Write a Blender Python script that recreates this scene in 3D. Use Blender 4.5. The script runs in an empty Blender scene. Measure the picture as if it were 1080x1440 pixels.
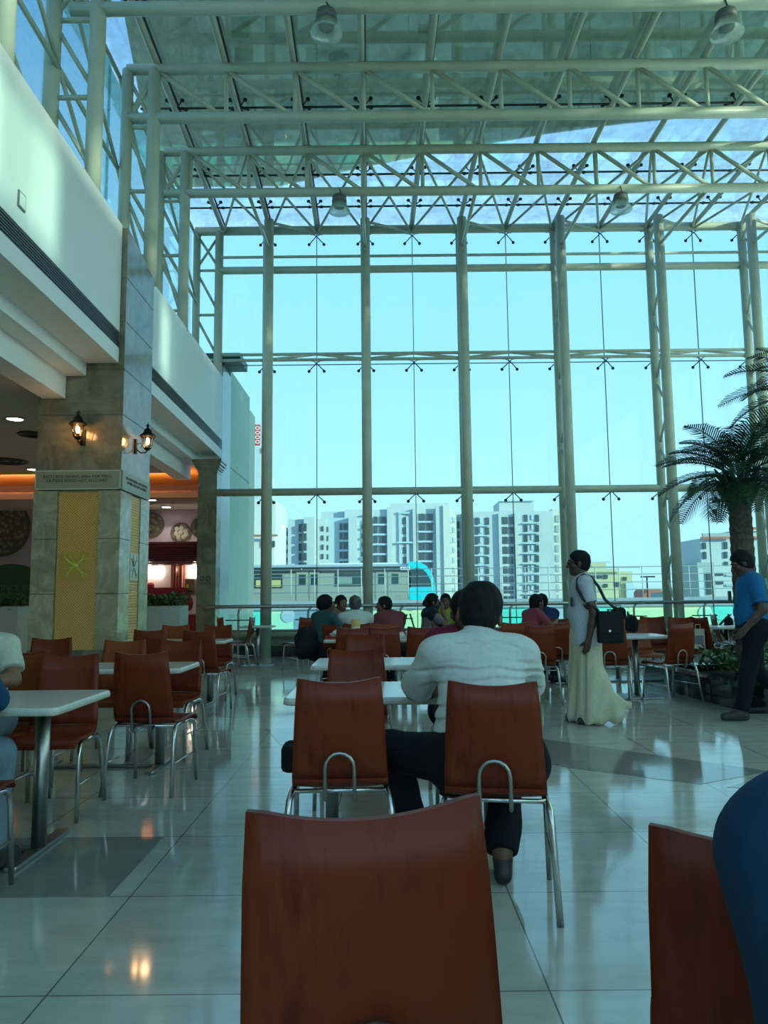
import bpy, math, random
import numpy as np
from mathutils import Vector, Matrix
random.seed(7); np.random.seed(7)
S = bpy.context.scene
COL = S.collection
PI = math.pi
def rad(d): return math.radians(d)

# ------------------------------------------------------------------ camera
FOC = 1060.0; PITCH = rad(6.4); ROLL = rad(0.6); EYE = 1.25
cam = bpy.data.cameras.new('camera'); cam_o = bpy.data.objects.new('camera', cam); COL.objects.link(cam_o)
cam.sensor_fit = 'HORIZONTAL'; cam.sensor_width = 36.0; cam.lens = 36.0 * FOC / 1080.0
cam.clip_start = 0.05; cam.clip_end = 5000
cam_o.matrix_world = Matrix.Translation((0, 0, EYE)) @ Matrix.Rotation(PI/2 + PITCH, 4, 'X') @ Matrix.Rotation(-ROLL, 4, 'Z')
S.camera = cam_o
S.view_settings.view_transform = 'Standard'
try: S.view_settings.look = 'None'
except Exception: pass
S.view_settings.gamma = 1.0
S.view_settings.use_curve_mapping = False
S.view_settings.exposure = 0.55
S.cycles.max_bounces = 9; S.cycles.diffuse_bounces = 4; S.cycles.glossy_bounces = 4
S.cycles.transparent_max_bounces = 24; S.cycles.transmission_bounces = 6
S.cycles.caustics_reflective = False; S.cycles.caustics_refractive = False
S.cycles.sample_clamp_indirect = 6.0

def pray(u, v):
    x = (u - 540) / FOC; y = -(v - 720) / FOC
    c, s = math.cos(ROLL), math.sin(ROLL)
    X = x*c + y*s; U = -x*s + y*c
    return (X, math.cos(PITCH) - U*math.sin(PITCH), math.sin(PITCH) + U*math.cos(PITCH))
def atY(u, v, Y):                       # the place at depth Y that the photograph shows at (u, v)
    r = pray(u, v); k = Y / r[1]; return (r[0]*k, Y, EYE + r[2]*k)
def atZ(u, v, z=0.0):
    r = pray(u, v); k = (z - EYE) / r[2]; return (r[0]*k, r[1]*k, z)

# ------------------------------------------------------------------ mesh builder
class MB:
    def __init__(s): s.v = []; s.f = []; s.sm = []
    def add(s, vs, fs, smooth=False):
        o = len(s.v); s.v += [tuple(p) for p in vs]
        for f in fs: s.f.append(tuple(i + o for i in f)); s.sm.append(smooth)
        return s
    def box(s, c, d, rz=0.0, rx=0.0, ry=0.0):
        x, y, z = d[0]/2, d[1]/2, d[2]/2
        M = Matrix.Rotation(rz, 3, 'Z') @ Matrix.Rotation(ry, 3, 'Y') @ Matrix.Rotation(rx, 3, 'X')
        vs = [M @ Vector(p) + Vector(c) for p in ((-x,-y,-z),(x,-y,-z),(x,y,-z),(-x,y,-z),(-x,-y,z),(x,-y,z),(x,y,z),(-x,y,z))]
        return s.add(vs, [(0,3,2,1),(4,5,6,7),(0,1,5,4),(1,2,6,5),(2,3,7,6),(3,0,4,7)])
    def bx(s, a, b):
        lo = [min(a[i], b[i]) for i in range(3)]; hi = [max(a[i], b[i]) for i in range(3)]
        return s.box([(lo[i]+hi[i])/2 for i in range(3)], [hi[i]-lo[i] for i in range(3)])
    def rbox(s, c, d, r, n=3, rz=0.0):          # box with rounded vertical edges and slightly rounded top and bottom rims
        hx, hy, hz = d[0]/2, d[1]/2, d[2]/2; r = min(r, hx*.99, hy*.99); e = min(r*.5, hz*.5)
        rings = []
        for (ins, z) in ((e, -hz), (e*.3, -hz+e*.3), (0, -hz+e), (0, hz-e), (e*.3, hz-e*.3), (e, hz)):
            ring = []
            for q, (sx, sy) in enumerate(((1,1),(-1,1),(-1,-1),(1,-1))):
                for k in range(n+1):
                    a = q*PI/2 + k*PI/2/n
                    ring.append(((hx-r)*sx + (r-ins)*math.cos(a), (hy-r)*sy + (r-ins)*math.sin(a), z))
            rings.append(ring)
        m = len(rings[0]); vs = [p for g in rings for p in g]
        cz, sz = math.cos(rz), math.sin(rz)
        vs = [(p[0]*cz - p[1]*sz + c[0], p[0]*sz + p[1]*cz + c[1], p[2] + c[2]) for p in vs]
        fs = [(g*m+i, g*m+(i+1) % m, (g+1)*m+(i+1) % m, (g+1)*m+i) for g in range(len(rings)-1) for i in range(m)]
        fs += [tuple(range(m-1, -1, -1)), tuple(range((len(rings)-1)*m, len(rings)*m))]
        return s.add(vs, fs)
    def tube(s, pts, r, n=10, cap=True, closed=False):
        P = [Vector(p) for p in pts]; L = len(P)
        R = r if isinstance(r, (list, tuple)) else [r]*L
        T = []
        for i in range(L):
            a = P[i-1] if (i > 0 or closed) else P[i]; b = P[(i+1) % L] if (i < L-1 or closed) else P[i]
            t = (b - a); T.append(t.normalized() if t.length > 1e-9 else Vector((0,0,1)))
        u = T[0].orthogonal().normalized(); vs = []
        for i in range(L):
            u = (u - T[i]*u.dot(T[i])); u = u.normalized() if u.length > 1e-6 else T[i].orthogonal().normalized()
            w = T[i].cross(u)
            for k in range(n):
                a = 2*PI*k/n; vs.append(P[i] + (u*math.cos(a) + w*math.sin(a))*R[i])
        fs = []; m = L if closed else L-1
        for i in range(m):
            j = (i+1) % L
            for k in range(n): fs.append((i*n+k, i*n+(k+1) % n, j*n+(k+1) % n, j*n+k))
        s.add(vs, fs, True)
        if cap and not closed:
            o = len(s.v) - L*n
            s.f.append(tuple(o+k for k in range(n-1, -1, -1))); s.sm.append(False)
            s.f.append(tuple(o+(L-1)*n+k for k in range(n))); s.sm.append(False)
        return s
    def lathe(s, prof, c=(0,0,0), n=24, axis='Z', smooth=True):
        vs = []; L = len(prof)
        for (r, z) in prof:
            for k in range(n):
                a = 2*PI*k/n; p = (r*math.cos(a), r*math.sin(a), z)
                if axis == 'Y': p = (p[0], p[2], p[1])
                if axis == 'X': p = (p[2], p[0], p[1])
                vs.append((p[0]+c[0], p[1]+c[1], p[2]+c[2]))
        fs = [(i*n+k, i*n+(k+1) % n, (i+1)*n+(k+1) % n, (i+1)*n+k) for i in range(L-1) for k in range(n)]
        return s.add(vs, fs, smooth)
    def ball(s, c, r, n=12, m=8):
        r = r if isinstance(r, (list, tuple)) else (r, r, r)
        vs = []; fs = []
        for i in range(m+1):
            t = PI*i/m
            for k in range(n):
                a = 2*PI*k/n; vs.append((c[0]+r[0]*math.sin(t)*math.cos(a), c[1]+r[1]*math.sin(t)*math.sin(a), c[2]+r[2]*math.cos(t)))
        for i in range(m):
            for k in range(n): fs.append((i*n+k, (i+1)*n+k, (i+1)*n+(k+1) % n, i*n+(k+1) % n))
        return s.add(vs, fs, True)
    def prism(s, poly, z0, z1):                  # xy polygon extruded in z
        n = len(poly); vs = [(p[0], p[1], z0) for p in poly] + [(p[0], p[1], z1) for p in poly]
        fs = [tuple(range(n-1, -1, -1)), tuple(range(n, 2*n))] + [(i, (i+1) % n, n+(i+1) % n, n+i) for i in range(n)]
        return s.add(vs, fs)
    def prism_y(s, poly, y0, y1):                # xz polygon extruded in y
        n = len(poly); vs = [(p[0], y0, p[1]) for p in poly] + [(p[0], y1, p[1]) for p in poly]
        fs = [tuple(range(n)), tuple(range(2*n-1, n-1, -1))] + [(i, n+i, n+(i+1) % n, (i+1) % n) for i in range(n)]
        return s.add(vs, fs)
    def prism_x(s, poly, x0, x1):                # yz polygon extruded in x
        n = len(poly); vs = [(x0, p[0], p[1]) for p in poly] + [(x1, p[0], p[1]) for p in poly]
        fs = [tuple(range(n-1, -1, -1)), tuple(range(n, 2*n))] + [(i, (i+1) % n, n+(i+1) % n, n+i) for i in range(n)]
        return s.add(vs, fs)
    def sheet(s, grid, th):                      # grid[i][j] of points -> sheet with thickness th along the local normal
        a = len(grid); b = len(grid[0]); G = [[Vector(p) for p in r] for r in grid]
        N = []
        for i in range(a):
            for j in range(b):
                du = G[min(i+1, a-1)][j] - G[max(i-1, 0)][j]; dv = G[i][min(j+1, b-1)] - G[i][max(j-1, 0)]
                N.append(du.cross(dv).normalized())
        vs = [G[i][j] + N[i*b+j]*th/2 for i in range(a) for j in range(b)] + [G[i][j] - N[i*b+j]*th/2 for i in range(a) for j in range(b)]
        o = a*b; fs = []
        for i in range(a-1):
            for j in range(b-1):
                q = (i*b+j, (i+1)*b+j, (i+1)*b+j+1, i*b+j+1); fs.append(q); fs.append(tuple(o+k for k in reversed(q)))
        s.add(vs, fs, True)
        base = len(s.v) - 2*o; rim = []
        edge = [(0, j) for j in range(b)] + [(i, b-1) for i in range(1, a)] + [(a-1, j) for j in range(b-2, -1, -1)] + [(i, 0) for i in range(a-2, 0, -1)]
        idx = [base + i*b + j for i, j in edge]
        for k in range(len(idx)):
            p, q = idx[k], idx[(k+1) % len(idx)]
            s.f.append((p, q, q+o, p+o)); s.sm.append(False)
        return s
    def build(s, name, mat, parent=None):
        me = bpy.data.meshes.new(name); me.from_pydata(s.v, [], s.f); me.validate()
        if len(me.polygons) == len(s.sm): me.polygons.foreach_set('use_smooth', s.sm)
        me.materials.append(mat); me.update()
        import bmesh
        bm = bmesh.new(); bm.from_mesh(me); bmesh.ops.recalc_face_normals(bm, faces=bm.faces); bm.to_mesh(me); bm.free()
        o = bpy.data.objects.new(name, me); COL.objects.link(o)
        if parent: o.parent = parent
        return o
def tag(o, label, cat, group=None, kind=None):
    o['label'] = label; o['category'] = cat
    if group: o['group'] = group
    if kind: o['kind'] = kind
    return o
def thing(name, label, cat, loc=(0,0,0), rz=0.0, group=None, kind=None):
    o = bpy.data.objects.new(name, None); COL.objects.link(o); o.empty_display_size = .1
    o.location = loc; o.rotation_euler = (0, 0, rz)
    return tag(o, label, cat, group, kind)
def structure(mb, name, m, label, cat, group=None):
    return tag(mb.build(name, m), label, cat, group, 'structure')
KIDS = {}
def dup(root, loc, rz, label, group=None):
    kids = {}
    for o in list(COL.objects):
        if o.parent is not None: kids.setdefault(o.parent.name, []).append(o)
    r = root.copy(); COL.objects.link(r); r.location = loc; r.rotation_euler = (0, 0, rz); r.scale = (1, 1, 1); r['label'] = label
    if group: r['group'] = group
    for ch in kids.get(root.name, []):
        c = ch.copy(); COL.objects.link(c); c.parent = r
        for g in kids.get(ch.name, []):
            d = g.copy(); COL.objects.link(d); d.parent = c
    return r
def lettering(name, text, size, mat, parent, loc, rot, align='CENTER', ext=.002):
    cu = bpy.data.curves.new(name, 'FONT'); cu.body = text; cu.size = size; cu.align_x = align; cu.align_y = 'CENTER'
    cu.extrude = ext; cu.materials.append(mat)
    tmp = bpy.data.objects.new(name, cu); COL.objects.link(tmp)
    bpy.context.view_layer.update()
    me = bpy.data.meshes.new_from_object(tmp.evaluated_get(bpy.context.evaluated_depsgraph_get()))
    bpy.data.objects.remove(tmp); bpy.data.curves.remove(cu); me.name = name
    if not me.materials: me.materials.append(mat)
    o = bpy.data.objects.new(name, me); COL.objects.link(o); o.parent = parent; o.location = loc; o.rotation_euler = rot
    return o

# ------------------------------------------------------------------ materials
def srgb(r, g, b):
    f = lambda c: (c/255/12.92) if c <= 10 else ((c/255+.055)/1.055)**2.4
    return (f(r), f(g), f(b))
def newmat(name):
    m = bpy.data.materials.new(name); m.use_nodes = True; nt = m.node_tree; nt.nodes.clear()
    out = nt.nodes.new('ShaderNodeOutputMaterial'); return m, nt, out
def P(name, col, rough=.5, metal=0.0, spec=.5, var=None, bump=0.0, scale=8.0, stretch=(1,1,1), coat=0.0, emit=None, estr=1.0, detail=4.0, lo=.35, hi=.7):
    m, nt, out = newmat(name); N = nt.nodes; L = nt.links
    b = N.new('ShaderNodeBsdfPrincipled'); L.new(b.outputs[0], out.inputs[0])
    b.inputs['Base Color'].default_value = (*col, 1); b.inputs['Roughness'].default_value = rough; b.inputs['Metallic'].default_value = metal
    b.inputs['Specular IOR Level'].default_value = spec; b.inputs['Coat Weight'].default_value = coat; b.inputs['Coat Roughness'].default_value = .12
    if emit: b.inputs['Emission Color'].default_value = (*emit, 1); b.inputs['Emission Strength'].default_value = estr
    if var or bump:
        tc = N.new('ShaderNodeTexCoord'); mp = N.new('ShaderNodeMapping'); mp.inputs['Scale'].default_value = stretch; L.new(tc.outputs['Object'], mp.inputs[0])
        nz = N.new('ShaderNodeTexNoise'); nz.inputs['Scale'].default_value = scale; nz.inputs['Detail'].default_value = detail; L.new(mp.outputs[0], nz.inputs['Vector'])
        if var:
            cr = N.new('ShaderNodeValToRGB'); cr.color_ramp.elements[0].position = lo; cr.color_ramp.elements[1].position = hi
            cr.color_ramp.elements[0].color = (*col, 1); cr.color_ramp.elements[1].color = (*var, 1)
            L.new(nz.outputs['Fac'], cr.inputs[0]); L.new(cr.outputs[0], b.inputs['Base Color'])
        if bump:
            bp = N.new('ShaderNodeBump'); bp.inputs['Strength'].default_value = bump; bp.inputs['Distance'].default_value = .01
            L.new(nz.outputs['Fac'], bp.inputs['Height']); L.new(bp.outputs[0], b.inputs['Normal'])
    return m
def glass(name, tint, refl=1.0, dirt=0.0):
    m, nt, out = newmat(name); N = nt.nodes; L = nt.links
    tr = N.new('ShaderNodeBsdfTransparent'); tr.inputs[0].default_value = (*tint, 1)
    gl = N.new('ShaderNodeBsdfGlossy'); gl.inputs[0].default_value = (1, 1, 1, 1); gl.inputs['Roughness'].default_value = .0
    fr = N.new('ShaderNodeFresnel'); fr.inputs[0].default_value = 1.45
    mu = N.new('ShaderNodeMath'); mu.operation = 'MULTIPLY'; mu.inputs[1].default_value = refl; L.new(fr.outputs[0], mu.inputs[0])
    mx = N.new('ShaderNodeMixShader'); L.new(mu.outputs[0], mx.inputs[0]); L.new(tr.outputs[0], mx.inputs[1]); L.new(gl.outputs[0], mx.inputs[2])
    last = mx
    if dirt:
        df = N.new('ShaderNodeBsdfDiffuse'); df.inputs[0].default_value = (.30, .36, .32, 1)
        tc = N.new('ShaderNodeTexCoord'); nz = N.new('ShaderNodeTexNoise'); nz.inputs['Scale'].default_value = 2.6; nz.inputs['Detail'].default_value = 9; nz.inputs['Roughness'].default_value = .7
        L.new(tc.outputs['Object'], nz.inputs['Vector'])
        cr = N.new('ShaderNodeValToRGB'); cr.color_ramp.elements[0].position = .45; cr.color_ramp.elements[1].position = .75
        cr.color_ramp.elements[0].color = (0, 0, 0, 1); cr.color_ramp.elements[1].color = (dirt, dirt, dirt, 1); L.new(nz.outputs['Fac'], cr.inputs[0])
        m2 = N.new('ShaderNodeMixShader'); L.new(cr.outputs[0], m2.inputs[0]); L.new(mx.outputs[0], m2.inputs[1]); L.new(df.outputs[0], m2.inputs[2]); last = m2
    L.new(last.outputs[0], out.inputs[0]); return m
def emis(name, col, s):
    m, nt, out = newmat(name); e = nt.nodes.new('ShaderNodeEmission'); e.inputs[0].default_value = (*col, 1); e.inputs[1].default_value = s
    nt.links.new(e.outputs[0], out.inputs[0]); return m

def wood_mat(name, c1, c2, rough=.38):
    m, nt, out = newmat(name); N = nt.nodes; L = nt.links
    b = N.new('ShaderNodeBsdfPrincipled'); L.new(b.outputs[0], out.inputs[0]); b.inputs['Roughness'].default_value = rough
    b.inputs['Specular IOR Level'].default_value = .20
    tc = N.new('ShaderNodeTexCoord'); mp = N.new('ShaderNodeMapping'); mp.inputs['Scale'].default_value = (46, 46, 2.2); L.new(tc.outputs['Object'], mp.inputs[0])
    oi = N.new('ShaderNodeObjectInfo'); va = N.new('ShaderNodeVectorMath'); va.operation = 'ADD'
    sc = N.new('ShaderNodeMath'); sc.operation = 'MULTIPLY'; sc.inputs[1].default_value = 31.0; L.new(oi.outputs['Random'], sc.inputs[0])
    L.new(mp.outputs[0], va.inputs[0]); L.new(sc.outputs[0], va.inputs[1])
    nz = N.new('ShaderNodeTexNoise'); nz.inputs['Scale'].default_value = 1.0; nz.inputs['Detail'].default_value = 6; nz.inputs['Roughness'].default_value = .6; L.new(va.outputs[0], nz.inputs['Vector'])
    n2 = N.new('ShaderNodeTexNoise'); n2.inputs['Scale'].default_value = 5.0; n2.inputs['Detail'].default_value = 3; L.new(tc.outputs['Object'], n2.inputs['Vector'])
    ad = N.new('ShaderNodeMath'); ad.operation = 'ADD'; L.new(nz.outputs['Fac'], ad.inputs[0]); L.new(n2.outputs['Fac'], ad.inputs[1])
    cr = N.new('ShaderNodeValToRGB'); cr.color_ramp.elements[0].position = .8; cr.color_ramp.elements[1].position = 1.25
    hf = N.new('ShaderNodeMath'); hf.operation = 'MULTIPLY'; hf.inputs[1].default_value = 1.0; L.new(ad.outputs[0], hf.inputs[0])
    cr.color_ramp.elements[0].color = (*c1, 1); cr.color_ramp.elements[1].color = (*c2, 1); cr.color_ramp.elements[1].position = 1.0
    cr.color_ramp.elements[0].position = .7
    L.new(hf.outputs[0], cr.inputs[0]); L.new(cr.outputs[0], b.inputs['Base Color'])
    return m
def tile_floor(name):
    m, nt, out = newmat(name); N = nt.nodes; L = nt.links
    b = N.new('ShaderNodeBsdfPrincipled'); L.new(b.outputs[0], out.inputs[0])
    b.inputs['Specular IOR Level'].default_value = .75
    tc = N.new('ShaderNodeTexCoord'); mp = N.new('ShaderNodeMapping'); mp.inputs['Location'].default_value = (-.51, -3.35, 0)
    L.new(tc.outputs['Object'], mp.inputs[0])
    br = N.new('ShaderNodeTexBrick'); br.offset = 0.0; br.inputs['Scale'].default_value = 1.0; br.inputs['Brick Width'].default_value = .8; br.inputs['Row Height'].default_value = .8
    br.inputs['Mortar Size'].default_value = .0035; br.inputs['Mortar Smooth'].default_value = .3
    br.inputs['Color1'].default_value = (.50, .51, .43, 1); br.inputs['Color2'].default_value = (.55, .56, .47, 1); br.inputs['Mortar'].default_value = (.14, .15, .13, 1)
    L.new(mp.outputs[0], br.inputs['Vector'])
    n1 = N.new('ShaderNodeTexNoise'); n1.inputs['Scale'].default_value = 3.0; n1.inputs['Detail'].default_value = 7; n1.inputs['Roughness'].default_value = .65
    m2 = N.new('ShaderNodeMapping'); m2.inputs['Scale'].default_value = (1, 3.2, 1); L.new(tc.outputs['Object'], m2.inputs[0]); L.new(m2.outputs[0], n1.inputs['Vector'])
    cr = N.new('ShaderNodeValToRGB'); cr.color_ramp.elements[0].position = .3; cr.color_ramp.elements[1].position = .7
    cr.color_ramp.elements[0].color = (.82, .82, .82, 1); cr.color_ramp.elements[1].color = (1.05, 1.05, 1.05, 1); L.new(n1.outputs['Fac'], cr.inputs[0])
    mx = N.new('ShaderNodeMix'); mx.data_type = 'RGBA'; mx.blend_type = 'MULTIPLY'; mx.inputs[0].default_value = 1.0
    L.new(br.outputs['Color'], mx.inputs[6]); L.new(cr.outputs[0], mx.inputs[7]); L.new(mx.outputs[2], b.inputs['Base Color'])
    n3 = N.new('ShaderNodeTexNoise'); n3.inputs['Scale'].default_value = 2.0; n3.inputs['Detail'].default_value = 5; L.new(tc.outputs['Object'], n3.inputs['Vector'])
    mr = N.new('ShaderNodeMapRange'); mr.inputs[1].default_value = .3; mr.inputs[2].default_value = .7; mr.inputs[3].default_value = .05; mr.inputs[4].default_value = .13
    L.new(n3.outputs['Fac'], mr.inputs[0]); L.new(mr.outputs[0], b.inputs['Roughness'])
    return m
def marble(name, c1, c2, c3, rough=.15, scale=2.2):
    m, nt, out = newmat(name); N = nt.nodes; L = nt.links
    b = N.new('ShaderNodeBsdfPrincipled'); L.new(b.outputs[0], out.inputs[0]); b.inputs['Roughness'].default_value = rough
    tc = N.new('ShaderNodeTexCoord'); n1 = N.new('ShaderNodeTexNoise'); n1.inputs['Scale'].default_value = scale; n1.inputs['Detail'].default_value = 10; n1.inputs['Roughness'].default_value = .65; n1.inputs['Distortion'].default_value = 1.2
    L.new(tc.outputs['Object'], n1.inputs['Vector'])
    cr = N.new('ShaderNodeValToRGB'); e = cr.color_ramp.elements; e[0].position = .3; e[0].color = (*c1, 1); e[1].position = .72; e[1].color = (*c3, 1)
    q = e.new(.5); q.color = (*c2, 1); L.new(n1.outputs['Fac'], cr.inputs[0]); L.new(cr.outputs[0], b.inputs['Base Color'])
    return m
M = dict(
    steel=P('painted_steel', (.56, .60, .46), .4, var=(.48, .52, .40), scale=3.0),
    steel_dark=P('dark_steel', (.03, .035, .03), .5),
    chrome=P('brushed_chrome', (.60, .60, .57), .26, 1.0),
    steelpost=P('satin_post', (.38, .39, .36), .34, 1.0),
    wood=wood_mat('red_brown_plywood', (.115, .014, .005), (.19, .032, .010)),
    wood_lit=wood_mat('lit_orange_plywood', (.19, .038, .010), (.27, .062, .017)),  # same plywood, light falling on some chairs put into a brighter orange
    plyedge=P('plywood_edge', (.36, .2, .1), .5),
    top=P('table_top', (.68, .70, .62), .16, var=(.60, .62, .54), scale=60, spec=.5),
    floor=tile_floor('polished_tiles'),
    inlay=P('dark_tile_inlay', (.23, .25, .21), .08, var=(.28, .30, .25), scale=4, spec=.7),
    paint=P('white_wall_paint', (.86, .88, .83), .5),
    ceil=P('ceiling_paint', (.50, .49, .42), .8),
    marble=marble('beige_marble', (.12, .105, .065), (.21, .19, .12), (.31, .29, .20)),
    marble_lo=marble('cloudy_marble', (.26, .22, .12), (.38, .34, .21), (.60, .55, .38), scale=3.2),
    grille=P('grille', (.16, .19, .18), .5),
    glass=glass('tinted_glass', (.62, .82, .78), .5),
    glass_roof=glass('roof_glass', (.80, .93, .88), .45, dirt=.20),
    glass_clear=glass('clear_glass', (.84, .97, .92), .4),
    glass_rail=glass('rail_glass', (.88, .97, .95), .5),
    black=P('black', (.012, .013, .014), .5),
    granite=P('black_granite', (.012, .014, .015), .08, spec=.6),
)
# ================================================================== world, sun
w = bpy.data.worlds.new('world'); S.world = w; w.use_nodes = True
nt = w.node_tree; nt.nodes.clear(); N = nt.nodes; L = nt.links
wo = N.new('ShaderNodeOutputWorld'); bg = N.new('ShaderNodeBackground'); L.new(bg.outputs[0], wo.inputs[0])
tc = N.new('ShaderNodeTexCoord'); sp = N.new('ShaderNodeSeparateXYZ'); L.new(tc.outputs['Generated'], sp.inputs[0])
cr = N.new('ShaderNodeValToRGB'); e = cr.color_ramp.elements
e[0].position = .0; e[0].color = (.62, .70, .72, 1); e[1].position = 1.0; e[1].color = (.16, .38, .95, 1)
for p, c in ((.015, (.82, .98, 1.32, 1)), (.15, (.76, 1.0, 1.45, 1)), (.30, (.62, .93, 1.48, 1)), (.45, (.52, .87, 1.52, 1)), (.64, (.20, .48, 1.15, 1))):
    q = e.new(p); q.color = c
nz = N.new('ShaderNodeTexNoise'); nz.inputs['Scale'].default_value = 2.5; nz.inputs['Detail'].default_value = 5
L.new(tc.outputs['Generated'], nz.inputs['Vector'])
L.new(sp.outputs['Z'], cr.inputs[0])
mx = N.new('ShaderNodeMix'); mx.data_type = 'RGBA'; mx.inputs[7].default_value = (1.1, 1.2, 1.3, 1)
mm = N.new('ShaderNodeMath'); mm.operation = 'MULTIPLY'; mm.inputs[1].default_value = .22; L.new(nz.outputs['Fac'], mm.inputs[0])
L.new(mm.outputs[0], mx.inputs[0]); L.new(cr.outputs[0], mx.inputs[6])
L.new(mx.outputs[2], bg.inputs[0]); bg.inputs[1].default_value = 1.0
sun = bpy.data.lights.new('sun', 'SUN'); sun.energy = 6.0; sun.angle = rad(2.0); sun.color = (1.0, .92, .78)
sun_o = bpy.data.objects.new('sun', sun); COL.objects.link(sun_o)
SUN_FROM = Vector((math.cos(rad(13))*math.cos(rad(-30)), math.cos(rad(13))*math.sin(rad(-30)), math.sin(rad(13))))
sun_o.rotation_euler = SUN_FROM.to_track_quat('Z', 'Y').to_euler(); sun_o.location = (30, 0, 30)

SK = -.02
def sk(Y): return SK*(Y - 9.6)          # the hall is a little out of square: lengthwise lines drift left with depth
GW = 16.55                              # front glass plane
XR = 9.6                                # right wall

# ================================================================== floor, walls, ceilings
structure(MB().bx((-16, -9, -.3), (XR, 16.75, 0)), 'floor', M['floor'], 'polished pale stone tile floor of the food court', 'floor')
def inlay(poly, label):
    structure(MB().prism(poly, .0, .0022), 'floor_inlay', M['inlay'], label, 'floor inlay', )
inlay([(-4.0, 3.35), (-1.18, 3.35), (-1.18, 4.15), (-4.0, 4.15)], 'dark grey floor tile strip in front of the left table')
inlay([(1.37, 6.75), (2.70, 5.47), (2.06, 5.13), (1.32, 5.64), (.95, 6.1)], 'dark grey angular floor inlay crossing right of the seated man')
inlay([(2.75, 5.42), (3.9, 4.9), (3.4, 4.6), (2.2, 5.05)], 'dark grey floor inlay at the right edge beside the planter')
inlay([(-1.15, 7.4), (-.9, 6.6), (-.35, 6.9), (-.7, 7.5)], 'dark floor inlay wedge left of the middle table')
# left upper wall (parapet) in two segments with vent grille and stepped fascia
def seg(y0, y1, zt0, zt1, n, where):
    x0 = -3.46 + sk(y0); x1 = -3.46 + sk(y1)
    def strip(mb, z00, z01, off0, off1):   # a solid band between z0.. z1
        pass
    def solid(xo, zb, zt_a, zt_b, th):
        mb = MB()
        vs = [(x0+xo-th, y0, zb), (x0+xo, y0, zb), (x1+xo, y1, zb), (x1+xo-th, y1, zb), (x0+xo-th, y0, zt_a), (x0+xo, y0, zt_a), (x1+xo, y1, zt_b), (x1+xo-th, y1, zt_b)]
        return mb.add(vs, [(0,3,2,1),(4,5,6,7),(0,1,5,4),(1,2,6,5),(2,3,7,6),(3,0,4,7)])
    structure(solid(0, 4.75, zt0, zt1, .30), 'wall_left_parapet', M['paint'], 'tall white upper wall %s' % where, 'wall')
    structure(solid(0, 4.33, 4.53, 4.53, .42), 'trim_fascia', M['paint'], 'white fascia band under the vent grille %s' % where, 'trim')
    structure(solid(-.42, 4.02+.14, 4.45, 4.45, .26), 'trim_step', M['paint'], 'white stepped ceiling edge %s' % where, 'trim')
    structure(solid(-.68, 3.86, 4.22, 4.22, .30), 'trim_step', M['paint'], 'lowest white stepped ceiling edge %s' % where, 'trim')
    g = thing('vent_grille', 'long grey slatted vent grille %s' % where, 'vent grille', (0, 0, 0))
    solid(-.05, 4.53, 4.75, 4.75, .12).build('backing', M['steel_dark'], g)
    for k in range(7):
        z = 4.545 + k*.031
        mb = MB()
        mb.tube([(x0-.015, y0, z), (x1-.015, y1, z)], .009, 4); mb.build('slat', M['grille'], g)
seg(-9, 9.6, 6.18, 6.22, 1, 'left of the big marble pillar')
seg(10.78, 16.5, 6.05, 6.2, 2, 'between the marble pillar and the glass wall')
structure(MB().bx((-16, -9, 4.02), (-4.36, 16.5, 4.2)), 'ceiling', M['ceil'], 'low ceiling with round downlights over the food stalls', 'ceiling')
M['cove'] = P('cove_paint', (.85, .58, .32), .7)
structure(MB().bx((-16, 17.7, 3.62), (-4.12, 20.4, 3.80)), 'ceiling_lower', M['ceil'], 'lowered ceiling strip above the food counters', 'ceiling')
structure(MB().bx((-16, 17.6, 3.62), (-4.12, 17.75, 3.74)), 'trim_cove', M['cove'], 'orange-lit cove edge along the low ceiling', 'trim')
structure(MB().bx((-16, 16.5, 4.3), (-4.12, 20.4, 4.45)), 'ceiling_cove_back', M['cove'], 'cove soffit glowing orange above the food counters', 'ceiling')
M['mauve'] = P('stall_wall_paint', (.42, .36, .40), .6)
structure(MB().bx((-16, 20.0, 0), (-4.15, 20.3, 4.3)), 'wall_stalls', M['mauve'], 'dull mauve wall with food pictures behind the stalls', 'wall')
structure(MB().bx((-16, 16.55, -.3), (-3.95, 20.3, 0)), 'floor_stalls', M['floor'], 'tile floor in front of the food stalls', 'floor')
structure(MB().bx((-4.15, 16.75, 0), (-4.07, 20.0, 4.3)), 'wall_stall_side', M['mauve'], 'side wall closing the stall row near the glass', 'wall')
structure(MB().bx((-16.2, -9, 0), (-16, 20, 4.2)), 'wall_left', M['paint'], 'far left wall of the food court', 'wall')
structure(MB().bx((-16, -9.2, 0), (-3.6, -9, 9.7)).bx((-3.6, -9.2, 0), (XR, -9, .6)), 'wall_back', M['paint'], 'white wall behind the viewer', 'wall')
structure(MB().bx((-3.6, -9.11, .6), (XR, -9.1, 9.7)), 'window_back_added', M['glass_clear'], 'unseen glass wall added behind the viewer to brighten the hall', 'window pane')  # unseen glazing added so skylight brightens the surfaces facing the camera
M['frosted'] = newmat('fill_light_panel')
_m, _nt, _o = M['frosted']; M['frosted'] = _m
_d = _nt.nodes.new('ShaderNodeBsdfDiffuse'); _d.inputs[0].default_value = (.7, .75, .7, 1); _t = _nt.nodes.new('ShaderNodeBsdfTranslucent'); _t.inputs[0].default_value = (.74, .92, .88, 1)
_x = _nt.nodes.new('ShaderNodeMixShader'); _x.inputs[0].default_value = .8; _nt.links.new(_d.outputs[0], _x.inputs[1]); _nt.links.new(_t.outputs[0], _x.inputs[2]); _nt.links.new(_x.outputs[0], _o.inputs[0])
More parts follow.
